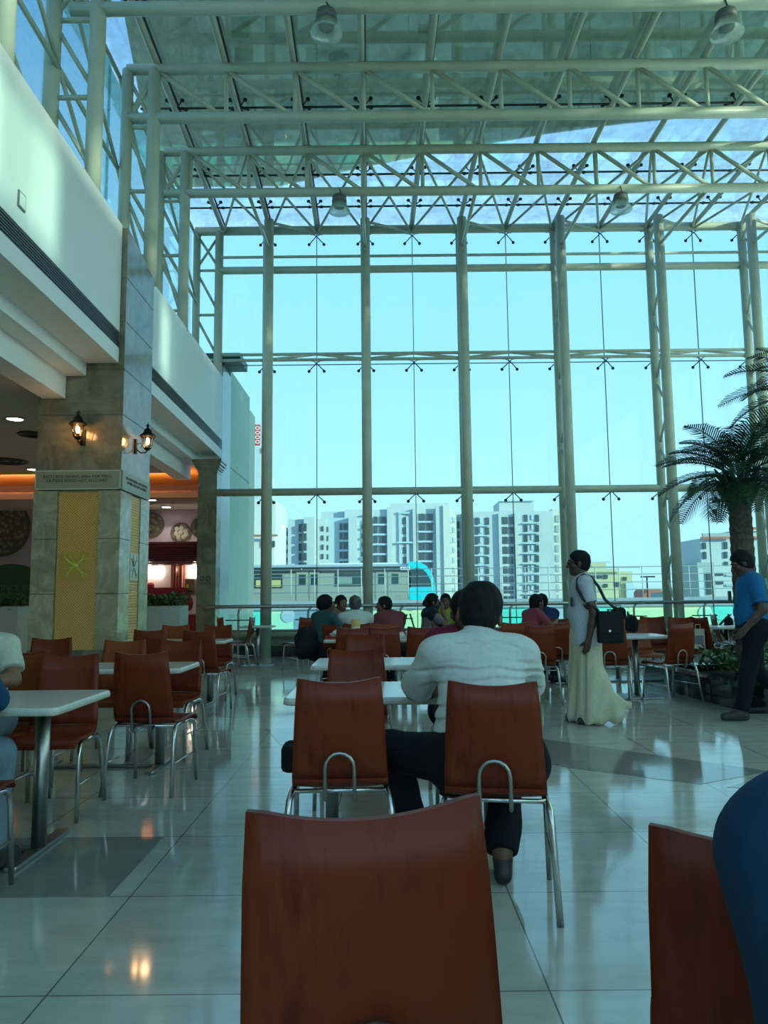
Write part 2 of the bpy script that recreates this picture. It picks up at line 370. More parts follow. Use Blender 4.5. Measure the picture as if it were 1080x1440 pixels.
for _i in range(8):
    a = -9 + _i*3.2; structure(MB().bx((XR+.02, a+.03, 4.2), (XR+.06, a+3.17, 8.3)), 'window_right_added', M['frosted'], 'translucent panel added on the right wall as soft fill light', 'window pane', 'added fill-light panels of the right wall')  # unseen panels added to spread soft fill light from the right
mb = MB().bx((XR, -9, 0), (XR+.2, 16.6, 4.2)).bx((XR, -9, 9.5), (XR+.2, 16.6, 9.75))
for _i in range(9): mb.bx((XR, -9.03+_i*3.2, 4.2), (XR+.12, -8.97+_i*3.2, 8.3))
for a, b in ((-9, -1.7), (-1.15, -.95), (-.62, -.50), (-.05, 3.95), (4.35, 4.6), (4.75, 16.6)): mb.bx((XR, a, 8.3), (XR+.2, b, 9.5))  # added slots, placed to throw sun streaks onto the left parapet
structure(mb, 'wall_right', M['paint'], 'unseen white right wall with slots added for sun streaks', 'wall')
# roof cover above the glass: large weathered canopy slab with a slanting front edge
M['canopy'] = P('weathered_canopy', (.58, .60, .50), .8, var=(.68, .70, .60), scale=.6, detail=8)
_n = M['canopy'].node_tree; _b = [x for x in _n.nodes if x.type == 'BSDF_PRINCIPLED'][0]; _o = [x for x in _n.nodes if x.type == 'OUTPUT_MATERIAL'][0]
_t = _n.nodes.new('ShaderNodeBsdfTranslucent'); _t.inputs[0].default_value = (.60, .63, .52, 1); _m = _n.nodes.new('ShaderNodeMixShader'); _m.inputs[0].default_value = .35
_n.links.new(_b.outputs[0], _m.inputs[1]); _n.links.new(_t.outputs[0], _m.inputs[2]); _n.links.new(_m.outputs[0], _o.inputs[0])
canopy_poly = [(-4.05, 10.2), (-4.25, 11.5), (-4.9, 14.8), (-5.3, 17.0), (-2.4, 17.0), (-.4, 16.25), (1.6, 15.6), (3.6, 15.05), (5.0, 14.75), (7.1, 14.45), (12, 13.6), (12, -1.5), (-4.0, -1.5), (-4.0, 6)]
structure(MB().prism(canopy_poly, 11.0, 11.35), 'roof_canopy', M['canopy'], 'grey-green weathered canopy slab seen above the glass roof', 'canopy')
M['cream'] = P('cream_panel', (.62, .54, .40), .8); M['brickish'] = P('orange_panel', (.55, .30, .16), .8)
def canopy_patch(u0, v0, u1, v1, m, label, g=None):  # plain cream and orange patches added under the canopy slab
    a = atZ(u0, v0, 10.98); b = atZ(u1, v0, 10.98); c = atZ(u1, v1, 10.98); d = atZ(u0, v1, 10.98)
    structure(MB().prism([(p[0], p[1]) for p in (a, b, c, d)], 10.96, 11.0), 'canopy_patch', m, label, 'soffit panel', g)
canopy_patch(325, 22, 352, 52, M['cream'], 'cream patch high at the left of the canopy'); canopy_patch(330, 66, 356, 86, M['brickish'], 'orange patch just below the cream one')
canopy_patch(430, 66, 505, 84, M['cream'], 'long cream patch behind the hanging lamp'); canopy_patch(588, 36, 602, 46, M['brickish'], 'small orange patch near the middle of the canopy')
canopy_patch(640, 66, 690, 84, M['cream'], 'cream patch striped by a purlin'); canopy_patch(812, 62, 848, 84, M['cream'], 'cream patch toward the right of the canopy')

# ================================================================== marble pillars
def pillar():
    t = thing('marble_pillar', 'big square beige marble pillar with gold panels and two lanterns', 'pillar', (-4.49, 9.6, 0))
    W_, D_ = 1.10, 1.18
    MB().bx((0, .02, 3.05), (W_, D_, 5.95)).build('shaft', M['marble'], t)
    mb = MB(); mb.add([(0,.02,5.95),(W_,.02,5.95),(W_,D_,5.95),(0,D_,5.95),(0,.02,6.2),(W_,.02,6.2),(W_,D_,5.98),(0,D_,5.98)], [(0,3,2,1),(4,5,6,7),(0,1,5,4),(1,2,6,5),(2,3,7,6),(3,0,4,7)]); mb.build('cap', M['marble'], t)
    mb = MB()
    for z in (3.64, 4.25, 4.9, 5.5): mb.bx((-.002, .017, z), (W_+.003, D_+.001, z+.008))
    mb.build('joint', P('joint_line', (.07, .07, .05), .6), t)
    MB().bx((-.02, 0, 0), (W_+.02, D_, .62)).build('plinth', M['marble'], t)
    # lower marble cladding: front strips either side of the gold, and core
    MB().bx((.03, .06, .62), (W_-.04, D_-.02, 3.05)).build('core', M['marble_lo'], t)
    k = 0
    for (x0, x1) in ((-.012, .29), (.83, W_+.012)):
        for z0, z1 in ((.62, 1.32), (1.328, 2.02), (2.028, 2.64)): MB().bx((x0, 0, z0), (x1, .06, z1)).build('cladding', M['marble_lo'], t)
    for (y0, y1) in ((.062, .40), (.80, D_)):
        for z0, z1 in ((.62, 1.32), (1.328, 2.02), (2.028, 2.64)): MB().bx((W_-.05, y0, z0), (W_+.012, y1, z1)).build('cladding', M['marble_lo'], t)
    # gold lattice panels
    m, nt, out = newmat('gold_lattice'); N = nt.nodes; L = nt.links
    b = N.new('ShaderNodeBsdfPrincipled'); L.new(b.outputs[0], out.inputs[0]); b.inputs['Metallic'].default_value = .25; b.inputs['Roughness'].default_value = .38
    tc = N.new('ShaderNodeTexCoord'); mp = N.new('ShaderNodeMapping'); mp.inputs['Rotation'].default_value = (0, rad(45), 0); L.new(tc.outputs['Object'], mp.inputs[0])
    vo = N.new('ShaderNodeTexVoronoi'); vo.inputs['Scale'].default_value = 38; vo.inputs['Randomness'].default_value = .35; vo.feature = 'DISTANCE_TO_EDGE'; L.new(mp.outputs[0], vo.inputs['Vector'])
    cr = N.new('ShaderNodeValToRGB'); cr.color_ramp.elements[0].position = .05; cr.color_ramp.elements[1].position = .16
    cr.color_ramp.elements[0].color = (.95, .55, .16, 1); cr.color_ramp.elements[1].color = (.60, .30, .06, 1); L.new(vo.outputs['Distance'], cr.inputs[0]); L.new(cr.outputs[0], b.inputs['Base Color'])
    bp = N.new('ShaderNodeBump'); bp.inputs['Strength'].default_value = .8; bp.inputs['Distance'].default_value = .012; bp.invert = True; L.new(vo.outputs['Distance'], bp.inputs['Height']); L.new(bp.outputs[0], b.inputs['Normal'])
    gold = m; M['goldflat'] = P('gold_plate', (.62, .38, .08), .35, .2); M['goldlime'] = P('gold_line', (.68, .66, .10), .3, .2); M['goldpale'] = P('pale_plate', (.62, .60, .45), .35)
    g = MB().bx((.30, .035, .62), (.82, .052, 2.63)).build('lattice_panel', gold, t); g['label'] = 'gold lattice panel'
    g = MB().bx((W_-.03, .41, .62), (W_-.002, .79, 2.63)).build('lattice_panel', gold, t); g['label'] = 'gold lattice panel'
    def swirl(cx, cz, sx, sz, put, mat, par):
        for (a0, a1, w) in ((138, 150, .013), (32, 62, .010), (-42, -66, .008), (236, 214, .013), (112, 118, .006), (58, 40, .006), (-60, -48, .006), (196, 204, .007), (168, 160, .005)):
            pts = []
            for i in range(9):
                f = .12 + .88*i/8; q = rad(a1 + (a0-a1)*f); pts.append(put(cx + sx*f*math.cos(q), cz + sz*f*math.sin(q)))
            MB().tube(pts, [w*(.55 + .45*math.sin(PI*i/8)) for i in range(9)], 6).build('ray', mat, par)
    pl = MB().bx((.36, .022, 1.50), (.74, .036, 1.86)).build('emblem_plate', M['goldflat'], t)
    MB().ball((.55, .02, 1.68), (.034, .012, .034)).build('boss', M['goldlime'], pl); swirl(.55, 1.68, .20, .17, lambda a, c: (a, .018, c), M['goldlime'], pl)
    pl = MB().bx((W_-.004, .44, 1.50), (W_+.008, .76, 1.86)).build('emblem_plate', M['goldpale'], t); pl['label'] = 'pale emblem plate'
    swirl(.60, 1.68, .15, .17, lambda a, c: (W_+.01, a, c), M['steelpost'], pl)
    # sign band on both faces
    M['signb'] = P('sign_board', (.30, .30, .20), .35); M['signl'] = P('sign_edge', (.55, .60, .45), .3); M['ink'] = P('sign_ink', (.015, .02, .02), .5)
    sg = MB().bx((.0, -.004, 2.66), (W_, .03, 2.91)).build('sign', M['signb'], t); sg['label'] = 'front sign about the dining area'
    mb = MB(); mb.bx((0, -.008, 2.66), (W_, -.003, 2.672)); mb.bx((0, -.008, 2.898), (W_, -.003, 2.91)); mb.bx((0, -.008, 2.66), (.012, -.003, 2.91)); mb.bx((W_-.012, -.008, 2.66), (W_, -.003, 2.91)); mb.build('border', M['signl'], sg)
    lettering('lettering', 'EXCLUSIVE DINING AREA FOR MALL;\nOUTSIDE FOOD NOT ALLOWED.', .054, M['ink'], sg, (.55, -.006, 2.80), (PI/2, 0, 0), ext=.001)
    sg = MB().bx((W_-.03, .03, 2.66), (W_+.016, D_-.01, 2.91)).build('sign', M['signb'], t); sg['label'] = 'side sign about the dining area'
    lettering('lettering', 'EXCLUSIVE DINING AREA FOR MALL;\nOUTSIDE FOOD NOT ALLOWED.', .054, M['ink'], sg, (W_+.018, .60, 2.80), (PI/2, 0, PI/2), ext=.001)
    MB().bx((-.004, .0, 2.91), (W_+.004, D_, 3.05)).build('collar', M['marble'], t)
pillar()
def pillar2():
    t = thing('marble_pillar', 'slim brown marble pillar with carved capital beside the glass wall', 'pillar', (-3.92, 15.75, 0))
    MB().bx((0, 0, 0), (.40, .40, 3.93)).build('shaft', M['marble'], t)
    mb = MB()
    for i, (o, z0, z1) in enumerate(((.01, 3.90, 3.96), (.035, 3.96, 4.0), (.06, 4.0, 4.06), (.09, 4.06, 4.12), (.11, 4.12, 4.17))): mb.bx((-o, -o, z0), (.4+o, .4+o, z1))
    mb.build('capital', M['marble'], t)
    mb = MB()
    for dx in (.08, .20):
        mb2 = MB().lathe([(0, 0), (.05, 0), (.05, -.006), (0, -.006)], (dx+.04, 0, 1.66), 20, 'Y', False); mb2.build('prohibition_symbol', P('symbol_ring', (.03, .03, .03), .5), t)
        mb3 = MB().lathe([(0, -.007), (.034, -.007), (.034, -.008), (0, -.008)], (dx+.04, 0, 1.66), 20, 'Y', False); mb3.build('symbol_face', P('symbol_face', (.22, .21, .16), .5), t)
        MB().box((dx+.04, -.010, 1.66), (.07, .003, .012), ry=rad(-45)).build('slash', M['black'], t)
    MB().bx((.06, -.004, 1.575), (.32, 0, 1.585)).bx((.08, -.004, 1.545), (.30, 0, 1.553)).build('caption_line', M['black'], t)
pillar2()
# wall lanterns
M['iron'] = P('lantern_iron', (.02, .018, .015), .45, .6)
M['lampglass'] = glass('lantern_glass', (.95, .85, .7), .6)
M['bulb'] = emis('lantern_bulb', (1.0, .55, .22), 30)
def lantern(loc, rz, label):
    t = thing('wall_lantern', label, 'lantern', loc, rz, )
    # local: wall at y=0, lamp hangs toward -y
    MB().rbox((0, -.012, -.08), (.07, .024, .20), .01).build('backplate', M['iron'], t)
    mb = MB(); mb.tube([(0, -.02, -.12), (0, -.08, -.17), (0, -.15, -.165), (0, -.17, -.13)], .009, 8)
    mb.tube([(0, -.03, -.05), (0, -.07, -.03), (0, -.10, -.07), (0, -.07, -.10)], .005, 6); mb.build('bracket', M['iron'], t)
    c = (0, -.17, 0)
    MB().lathe([(0, -.135), (.03, -.135), (.035, -.12), (.052, -.11), (.05, -.10), (0, -.10)], c, 12).build('lamp_base', M['iron'], t)
    MB().lathe([(.05, -.10), (.083, .06)], c, 6, smooth=False).build('lamp_glass', M['lampglass'], t)
    mb = MB()
    for k in range(6):
        a = 2*PI*k/6; mb.tube([(c[0]+.051*math.cos(a), c[1]+.051*math.sin(a), -.10), (c[0]+.085*math.cos(a), c[1]+.085*math.sin(a), .06)], .005, 5)
    mb.build('cage', M['iron'], t)
    r = MB().lathe([(.11, .055), (.112, .065), (.06, .11), (.05, .15), (.022, .17), (.02, .18), (0, .182)], c, 12).build('lamp_roof', M['iron'], t)
    MB().lathe([(0, .18), (.012, .18), (.02, .2), (.03, .215), (.012, .22), (0, .26)], c, 8).build('finial', M['iron'], r)
    MB().ball((c[0], c[1], -.01), (.026, .026, .05)).build('bulb', M['bulb'], t)
    l = bpy.data.lights.new('lantern_light', 'POINT'); l.energy = 2.2; l.color = (1, .55, .25); l.shadow_soft_size = .05
    lo = bpy.data.objects.new('lantern_light', l); COL.objects.link(lo)
    lo.location = Matrix.Rotation(rz, 3, 'Z') @ Vector((0, -.30, .0)) + Vector(loc)
lantern((-3.90, 9.618, 3.42), 0, 'black iron lantern glowing on the front face of the marble pillar')
lantern((-3.388, 10.12, 3.40), PI/2, 'black iron lantern glowing on the right side face of the marble pillar')

# ================================================================== steel: trusses, columns, rafters, glass
BAY = 1.075; X0 = -.30
def rx(k, Y): return X0 + BAY*k + SK*(Y - 12.0)
def tubeobj(name, pts, r, parent, m='steel', n=12): return MB().tube(pts, r, n).build(name, M[m], parent)
ZT, ZB = 9.52, 8.70
def truss(Y, label, k0=-3, k1=8):
    t = thing('roof_truss', label, 'roof truss', (0, Y, ZB))
    xa = rx(k0, Y) - .45; xb = XR
    tubeobj('top_chord', [(xa, 0, ZT-ZB), (xb, 0, ZT-ZB)], .085, t); tubeobj('bottom_chord', [(xa, 0, 0), (xb, 0, 0)], .085, t)
    for k in range(k0, k1+1):
        x = rx(k, Y); tubeobj('vertical', [(x+.03, 0, .05), (x+.03, 0, ZT-ZB-.05)], .035, t, n=8)
        tubeobj('diagonal', [(x+.06, 0, ZT-ZB-.05), (x+BAY-.06, 0, .05)], .038, t, n=8)
    tubeobj('diagonal', [(rx(k0, Y)-.40, 0, .05), (rx(k0, Y)-.05, 0, ZT-ZB-.05)], .03, t, n=8)
truss(13.2, 'pale green roof truss nearest the front glass wall')
truss(11.0, 'pale green roof truss second from the front glass wall')
truss(8.8, 'pale green roof truss third from the front glass wall')
truss(6.6, 'roof truss fourth from the front glass wall, above the near tables')
# rafters
for k in range(-3, 9):
    g = 'rafters of the glass roof'
    t = thing('roof_rafter', 'pale green rafter running lengthwise under the glass roof', 'rafter', (0, 0, 9.62), 0, g)
    MB().tube([(rx(k, 3), 3, 0), (rx(k, GW), GW, 0)], .05, 10).build('tube', M['steel'], t)
    MB().tube([(rx(k, 3)+.05, 3, .08), (rx(k, GW)+.05, GW, .08)], .022, 6).build('glazing_bar', M['steel_dark'], t)
PY = (15.5, 14.25, 12.15, 9.95, 7.7)
for Y in PY:
    tag(MB().tube([(rx(-3, Y)-.6, Y, 9.66), (XR, Y, 9.66)], .02, 6).build('purlin_rod', M['steel_dark']), 'thin dark purlin rod crossing under the glass roof', 'purlin rod', 'purlin rods under the roof glass')
def spider(loc, up, group, label, lower=True):
    t = thing('glass_spider', label, 'glass fitting', loc, 0, group)
    return t
def roof_spider():
    t = thing('glass_spider', 'black four-arm spider fitting holding the roof glass', 'glass fitting', (0, 0, 0), 0, 'spider fittings under the roof glass')
    mb = MB()
    for sx in (-1, 1):
        for sy in (-1, 1):
            mb.tube([(0, 0, 0), (sx*.10, sy*.10, .04), (sx*.13, sy*.12, .07)], .012, 5)
    mb.build('arms', M['steel_dark'], t)
    for sx in (-1, 1):
        for sy in (-1, 1): MB().lathe([(0, .0), (.035, .0), (.04, .02), (.03, .04), (0, .04)], (sx*.13, sy*.12, .045), 8).build('button', M['black'], t)
    return t
def wall_spider():
    t = thing('glass_spider', 'black spider fitting clamping panes of the front glass wall', 'glass fitting', (0, 0, 0), 0, 'spider fittings on the front glass wall')
    mb = MB()
    for sx in (-1, 1):
        mb.tube([(0, -.05, 0), (sx*.10, 0, -.09), (sx*.17, .03, -.155)], .012, 5); mb.tube([(0, -.05, 0), (sx*.05, 0, .05), (sx*.12, .03, .09)], .010, 5)
    mb.build('arms', M['steel_dark'], t)
    for sx in (-1, 1):
        MB().ball((sx*.17, .02, -.165), .036, 8, 6).build('button', M['black'], t); MB().ball((sx*.12, .035, .09), .024, 8, 6).build('button', M['black'], t)
    return t
rs = roof_spider(); first = True
for Y in PY[:4]:
    for k in range(-3, 9):
        p = (rx(k, Y)+.02, Y, 9.66)
        if first: rs.location = p; first = False
        else: dup(rs, p, 0, rs['label'])
# front trussed columns
CX = [-2.46, -.35, 1.77, 3.93, 6.09, 8.12]
CR = [-2.60, -.366, 1.785, 3.935, 6.10, 8.22]
order = ['first', 'second', 'third', 'fourth', 'fifth', 'sixth']
for i in range(6):
    t = thing('steel_column', 'trussed pale green steel column at the front glass, %s from the marble corner' % order[i], 'steel column', (CX[i], 15.75, 0))
    dx = CR[i] - CX[i]
    tubeobj('front_tube', [(0, 0, 0), (0, 0, 9.5)], .105, t); tubeobj('rear_tube', [(dx, .65, 0), (dx, .65, 9.62)], .092, t)
    z = .9; side = 0
    while z < 9.3:
        z2 = z + .72; a = (0, 0, z) if side == 0 else (dx, .65, z); b = (dx, .65, z2) if side == 0 else (0, 0, z2)
        if z2 < 9.5: tubeobj('lacing', [a, b], .028, t, n=8)
        z = z2; side = 1 - side
    tubeobj('knee_brace', [(0, 0, 8.85), (0, -2.5, ZB+.02)], .035, t, n=8)
    tubeobj('roof_strut', [(0, 0, 9.45), (dx + .0, .65, 9.2)], .03, t, n=8); tubeobj('roof_strut', [(0, 0, 9.45), (1.0, .72, 9.55)], .03, t, n=8)
# roof-plane bracing between truss and head beam
for k in range(-3, 9):
    for s_ in (-1, 1):
        if -3 <= k+s_ <= 8:
            tag(MB().tube([(rx(k, 13.2), 13.2, 9.47), (rx(k+s_, GW), GW-.1, 9.55)], .026, 8).build('bracing_rod', M['steel']), 'thin slanting roof brace between last truss and glass wall', 'brace', 'slanting braces under the front of the roof')
# corner ladder column and left trussed columns
def ladder(name_label, p0, p1, z0, z1, r0, r1, step=1.05, x=False):
    t = thing('steel_column', name_label, 'steel column', (p0[0], p0[1], 0))
    d = (p1[0]-p0[0], p1[1]-p0[1])
    tubeobj('inner_tube', [(0, 0, z0), (0, 0, z1)], r0, t); tubeobj('outer_tube', [(d[0], d[1], z0), (d[0], d[1], z1)], r1, t)
    z = z1 - .95; k = 0
    while z > z0 + .2:
        tubeobj('rung', [(0, 0, z), (d[0], d[1], z)], .032, t, n=8)
        tubeobj('diagonal', [(d[0], d[1], z-.03), (0, 0, z-step+.06)], .03, t, n=8)
        z -= step; k += 1
    tubeobj('diagonal', [(d[0], d[1], z1-.1), (0, 0, z1-.9)], .03, t, n=8); tubeobj('diagonal', [(0, 0, z1-.1), (d[0], d[1], z1-.9)], .03, t, n=8)
ladder('corner steel ladder column where left and front glass meet', (-3.70, 16.45), (-4.21, 16.45), 4.4, 9.62, .095, .085)
ladder('left trussed steel column behind the second white parapet', (-3.62, 13.2), (-4.08, 13.2), 6.05, 9.5, .095, .085)
ladder('left trussed steel column just behind the marble pillar top', (-3.53, 11.0), (-3.95, 11.0), 6.0, 9.5, .10, .09)
ladder('left trussed steel column above the first white parapet', (-3.56, 8.8), (-4.12, 8.8), 6.15, 9.5, .10, .10)
ladder('leftmost trussed steel column above the first white parapet', (-3.56, 6.6), (-4.12, 6.6), 6.15, 9.5, .10, .10)
# longitudinal left edge bracing
for (Ya, Yb) in ((6.6, 8.8), (8.8, 11.0), (11.0, 13.2), (13.2, 16.45)):
    for (za, zb) in ((9.4, 7.9), (7.9, 6.4)):
        tag(MB().tube([(-4.05+sk(Ya), Ya, za), (-4.05+sk(Yb), Yb, zb)], .03, 8).build('bracing_rod', M['steel']), 'long slanting brace on the left clerestory wall', 'brace', 'slanting braces of the left clerestory')
    for z in (9.4, 7.9):
        tag(MB().tube([(-4.05+sk(Ya), Ya, z), (-4.05+sk(Yb), Yb, z)], .035, 8).build('bracing_rod', M['steel']), 'level rail on the left clerestory wall', 'rail', 'level rails of the left clerestory')
# head beam and transoms of the front glass
xa = -3.72
def transom(z, r, Y, label, xe=XR): tag(MB().tube([(xa, Y, z), (xe, Y, z)], r, 12).build('transom', M['steel']), label, 'transom')
xa = -4.25
transom(9.61, .10, 16.45, 'thick head beam along the top of the front glass wall')
xa = -3.72
transom(8.955, .032, 16.40, 'thin rod across the front glass just above the second tube')
transom(8.665, .085, 16.45, 'round transom tube across the upper front glass')
transom(3.56, .075, 16.40, 'lower round transom tube across the front glass')
t = thing('transom_truss', 'flat truss transom across the middle of the front glass wall', 'transom', (0, 16.42, 6.6))
MB().tube([(xa, .0, .075), (XR, .0, .075)], .035, 10).build('upper_rail', M['steel'], t); MB().tube([(xa, .0, -.055), (XR, .0, -.055)], .035, 10).build('lower_rail', M['steel'], t)
for i in range(-1, 6):
    a = CR[i] if i >= 0 else xa; b = CR[i+1] if i < 5 else XR
    if i == -1: continue
    mid = (a+b)/2
    MB().tube([(a, 0, -.05), (mid, 0, .07)], .032, 8).build('web', M['steel'], t); MB().tube([(b, 0, -.05), (mid, 0, .07)], .032, 8).build('web', M['steel'], t)
# glass panes (each its own), spiders
gx = [xa, -2.60]
for i in range(5): gx += [(CR[i]+CR[i+1])/2, CR[i+1]]
gx += [XR]
gz = [.56, 3.50, 6.47, 9.60]
n = 1
structure(MB().bx((-4.22, GW, 4.3), (xa-.006, GW+.012, 9.6)), 'window_0', M['glass'], 'narrow clear pane beside the corner ladder column', 'window pane')
for i in range(len(gx)-1):
    for j in range(3):
        x0, x1 = gx[i]+.006, gx[i+1]-.006
        structure(MB().bx((x0, GW, gz[j]+.006), (x1, GW+.012, gz[j+1]-.006)), 'window_%d' % n, M['glass'], 'clear glass pane of the tall front glass wall', 'window pane', 'panes of the front glass wall'); n += 1
ws = wall_spider(); first = True
for x in gx[1:-1]:
    for z in (9.46, 6.47, 3.50):
        p = (x, GW-.06, z)
        if first: ws.location = p; first = False
        else: dup(ws, p, 0, ws['label'])
# left clerestory glass + glazing of the added right sun slots + roof glass
for i, (Ya, Yb) in enumerate(((-9, -2), (-2, 2), (2, 6.6), (6.6, 8.8), (8.8, 11.0), (11.0, 13.2), (13.2, GW))):
    x = -4.2 + sk((Ya+Yb)/2)
    structure(MB().bx((x-.012, Ya+.01, 4.3), (x, Yb-.01, 9.62)), 'window_%d' % n, M['glass'], 'clerestory glass pane above the white left parapet', 'window pane', 'left clerestory panes'); n += 1
for a, b in ((-1.7, -1.15), (-.95, -.62), (-.50, -.05), (3.95, 4.35), (4.6, 4.75)):
    structure(MB().bx((XR+.08, a, 8.3), (XR+.09, b, 9.5)), 'window_right_added', M['glass'], 'narrow glazed slot added on the right wall for sun streaks', 'window pane', 'added sun slots of the right wall')
M['seal'] = P('glass_seal', (.10, .13, .13), .6)
for x in gx[1:-1]:
    structure(MB().bx((x-.008, GW-.004, .56), (x+.008, GW+.016, 9.6)), 'trim_seal', M['seal'], 'thin upright seal between front glass panes', 'glass seal', 'upright seals of the front glass')
for z in gz[1:3]:
    structure(MB().bx((xa, GW-.004, z-.008), (XR, GW+.016, z+.008)), 'trim_seal', M['seal'], 'thin level seal between front glass panes', 'glass seal', 'level seals of the front glass')
for k in range(-4, 9):
    for (Ya, Yb) in ((-9, 3.3), (3.3, 7.7), (7.7, 9.95), (9.95, 12.15), (12.15, 14.25), (14.25, GW)):
        a = rx(k, (Ya+Yb)/2) + .006; b = rx(k+1, (Ya+Yb)/2) - .006
        if k == 8: b = XR
        structure(MB().bx((a, Ya+.006, 9.76), (b, Yb-.006, 9.775)), 'roof_glass', M['glass_roof'], 'dirty glass pane of the roof', 'roof glass', 'panes of the glass roof')
# sill wall, skirting, pipes under the glass, handrail with posts
M['sill'] = P('sill_wall_paint', (.30, .30, .22), .6)
structure(MB().bx((xa, 16.5, .22), (XR, 16.75, .56)), 'wall_front_sill', M['sill'], 'low olive wall below the front glass', 'wall')
structure(MB().bx((xa, 16.45, 0), (XR, 16.72, .22)), 'baseboard_front', M['black'], 'black skirting along the front glass wall', 'baseboard')
tag(MB().tube([(xa, 16.36, .46), (XR, 16.36, .46)], .055, 12).build('sill_pipe', M['steel']), 'pale green pipe running along the low wall under the glass', 'pipe')
hr = thing('handrail', 'grey metal handrail in front of the glass wall', 'handrail', (0, 15.2, 0))
yv = .35
MB().tube([(-3.70, yv, 1.06), (-3.55, yv, 1.075), (XR, yv, 1.075)], .038, 12).build('top_rail', M['steelpost'], hr)
hx = [atY(u, 870, 15.5)[0] for u in (433, 563, 718, 893, 992)] + [-3.0, 8.0]
for x in hx:
    p = MB().tube([(x+.06, yv, 1.05), (x+.01, yv, 1.0), (x, yv, .93), (x, yv, 0)], .022, 8).build('post', M['steelpost'], hr)
    MB().tube([(x-.26, yv-.02, .80), (x+.26, yv-.02, .80)], .012, 6).build('cross_rod', M['steel_dark'], p)
for a, b in ((-3.6, -.4), (-.38, 2.8), (2.82, 6.0), (6.02, XR-.1)):
    MB().bx((a, yv-.006, .12), (b, yv+.006, .92)).build('glass_panel', M['glass_rail'], hr)
# high-bay pendant lamps
_m, _nt, _o = newmat('bell_glass'); M['bell'] = _m
_a = _nt.nodes.new('ShaderNodeBsdfTransparent'); _a.inputs[0].default_value = (.85, .95, .9, 1); _b = _nt.nodes.new('ShaderNodeBsdfTranslucent'); _b.inputs[0].default_value = (.8, .85, .8, 1); _c = _nt.nodes.new('ShaderNodeBsdfGlossy'); _c.inputs['Roughness'].default_value = .1
_x = _nt.nodes.new('ShaderNodeMixShader'); _x.inputs[0].default_value = .5; _y = _nt.nodes.new('ShaderNodeMixShader'); _y.inputs[0].default_value = .15
_nt.links.new(_a.outputs[0], _x.inputs[1]); _nt.links.new(_b.outputs[0], _x.inputs[2]); _nt.links.new(_x.outputs[0], _y.inputs[1]); _nt.links.new(_c.outputs[0], _y.inputs[2]); _nt.links.new(_y.outputs[0], _o.inputs[0])
def bay_lamp(p, label):
    t = thing('pendant_lamp', label, 'pendant lamp', p); t.scale = (.84, .84, .84)
    MB().lathe([(0, .26), (.10, .26), (.15, .23), (.165, .10), (.12, .08), (0, .08)], (0,0,0), 20).build('housing', P('lamp_housing', (.10, .12, .11), .5), t)
    MB().lathe([(.15, .12), (.17, .02), (.22, -.07), (.24, -.12), (.235, -.12), (.21, -.07), (.16, .02), (.14, .12)], (0,0,0), 24).build('reflector', M['bell'], t)
    MB().lathe([(0, -.02), (.11, -.02), (.12, .08), (0, .08)], (0,0,0), 16).build('lens', P('lamp_lens', (.40, .44, .40), .3), t)
    MB().tube([(0, 0, .26), (.03, 0, .34), (0, 0, (ZB - p[2])/.84)], .012, 6).build('hook', M['steel_dark'], t)
bay_lamp((-.66, 8.72, 8.36), 'bell-shaped pendant lamp hanging from the third truss, near the middle')
bay_lamp((4.36, 8.72, 8.30), 'bell-shaped pendant lamp hanging from the third truss, at the right')
bay_lamp((-.76, 13.1, 8.36), 'small bell pendant lamp under the truss nearest the glass, near the middle')
bay_lamp((4.40, 13.1, 8.33), 'small bell pendant lamp under the truss nearest the glass, at the right')
# access plate on parapet
t = thing('access_plate', 'small square cover plate on the white parapet', 'cover plate', (-3.46+sk(6.75)+.004, 6.75, 4.92))
MB().bx((-.004, -.07, 0), (.012, .07, .16)).build('frame', M['grille'], t); MB().bx((-.004, -.055, .015), (.016, .055, .145)).build('cover', M['paint'], t)
# ================================================================== outside: wing wall, viaduct, train, buildings, ground
M['wing'] = P('wing_render', (.62, .68, .50), .8, var=(.55, .62, .46), scale=.9, detail=8)
M['wing_sunlit'] = P('wing_render_sunlit', (.80, .74, .52), .8)  # sunlight on the wing's end put into a lighter, warmer colour
M['stone'] = P('outer_stone', (.50, .52, .50), .25, var=(.42, .45, .44), scale=2.0)
M['ground'] = P('hazy_ground', (.42, .48, .48), .9, var=(.34, .40, .38), scale=.02)
structure(MB().bx((-2500, 20.5, -9.3), (2500, 4000, -9)), 'ground', M['ground'], 'hazy flat city ground far below the glass wall', 'ground')
mb = MB()
structure(MB().bx((-4.05, 16.8, -9), (-3.66, 17.75, 6.55)), 'wall_outer_stone', M['stone'], 'grey stone panels of the outer wall just past the glass', 'wall')
for i, z in enumerate((1.9, 2.9, 3.9, 4.9, 5.8)):
    pass
t = thing('outer_wing', 'pale green rendered wing of the mall outside the left glass', 'building', (-3.68, 17.77, -9))
MB().bx((-.28, 0, 0), (0, 2.6, 15.75)).build('wall', M['wing'], t)
MB().bx((-.28, 2.6, 0), (-.02, 3.6, 15.45)).build('wall', M['wing_sunlit'], t)
MB().bx((-.005, 0, 13.35), (.006, 2.6, 13.38)).build('joint', M['grille'], t)
t = thing('louver_box', 'dark louvred box on top of the outer stone wall', 'louver box', (-3.88, 17.0, 6.55))
MB().bx((-.15, 0, -1.2), (.20, .6, .15)).build('casing', M['steel_dark'], t)
for k in range(6): MB().box((.03, -.01, -1.05+k*.17), (.34, .03, .05), rx=.5).build('slat', M['grille'], t)
MB().bx((-.2, -.2, .12), (.62, .7, .30)).build('hood', M['grille'], t)

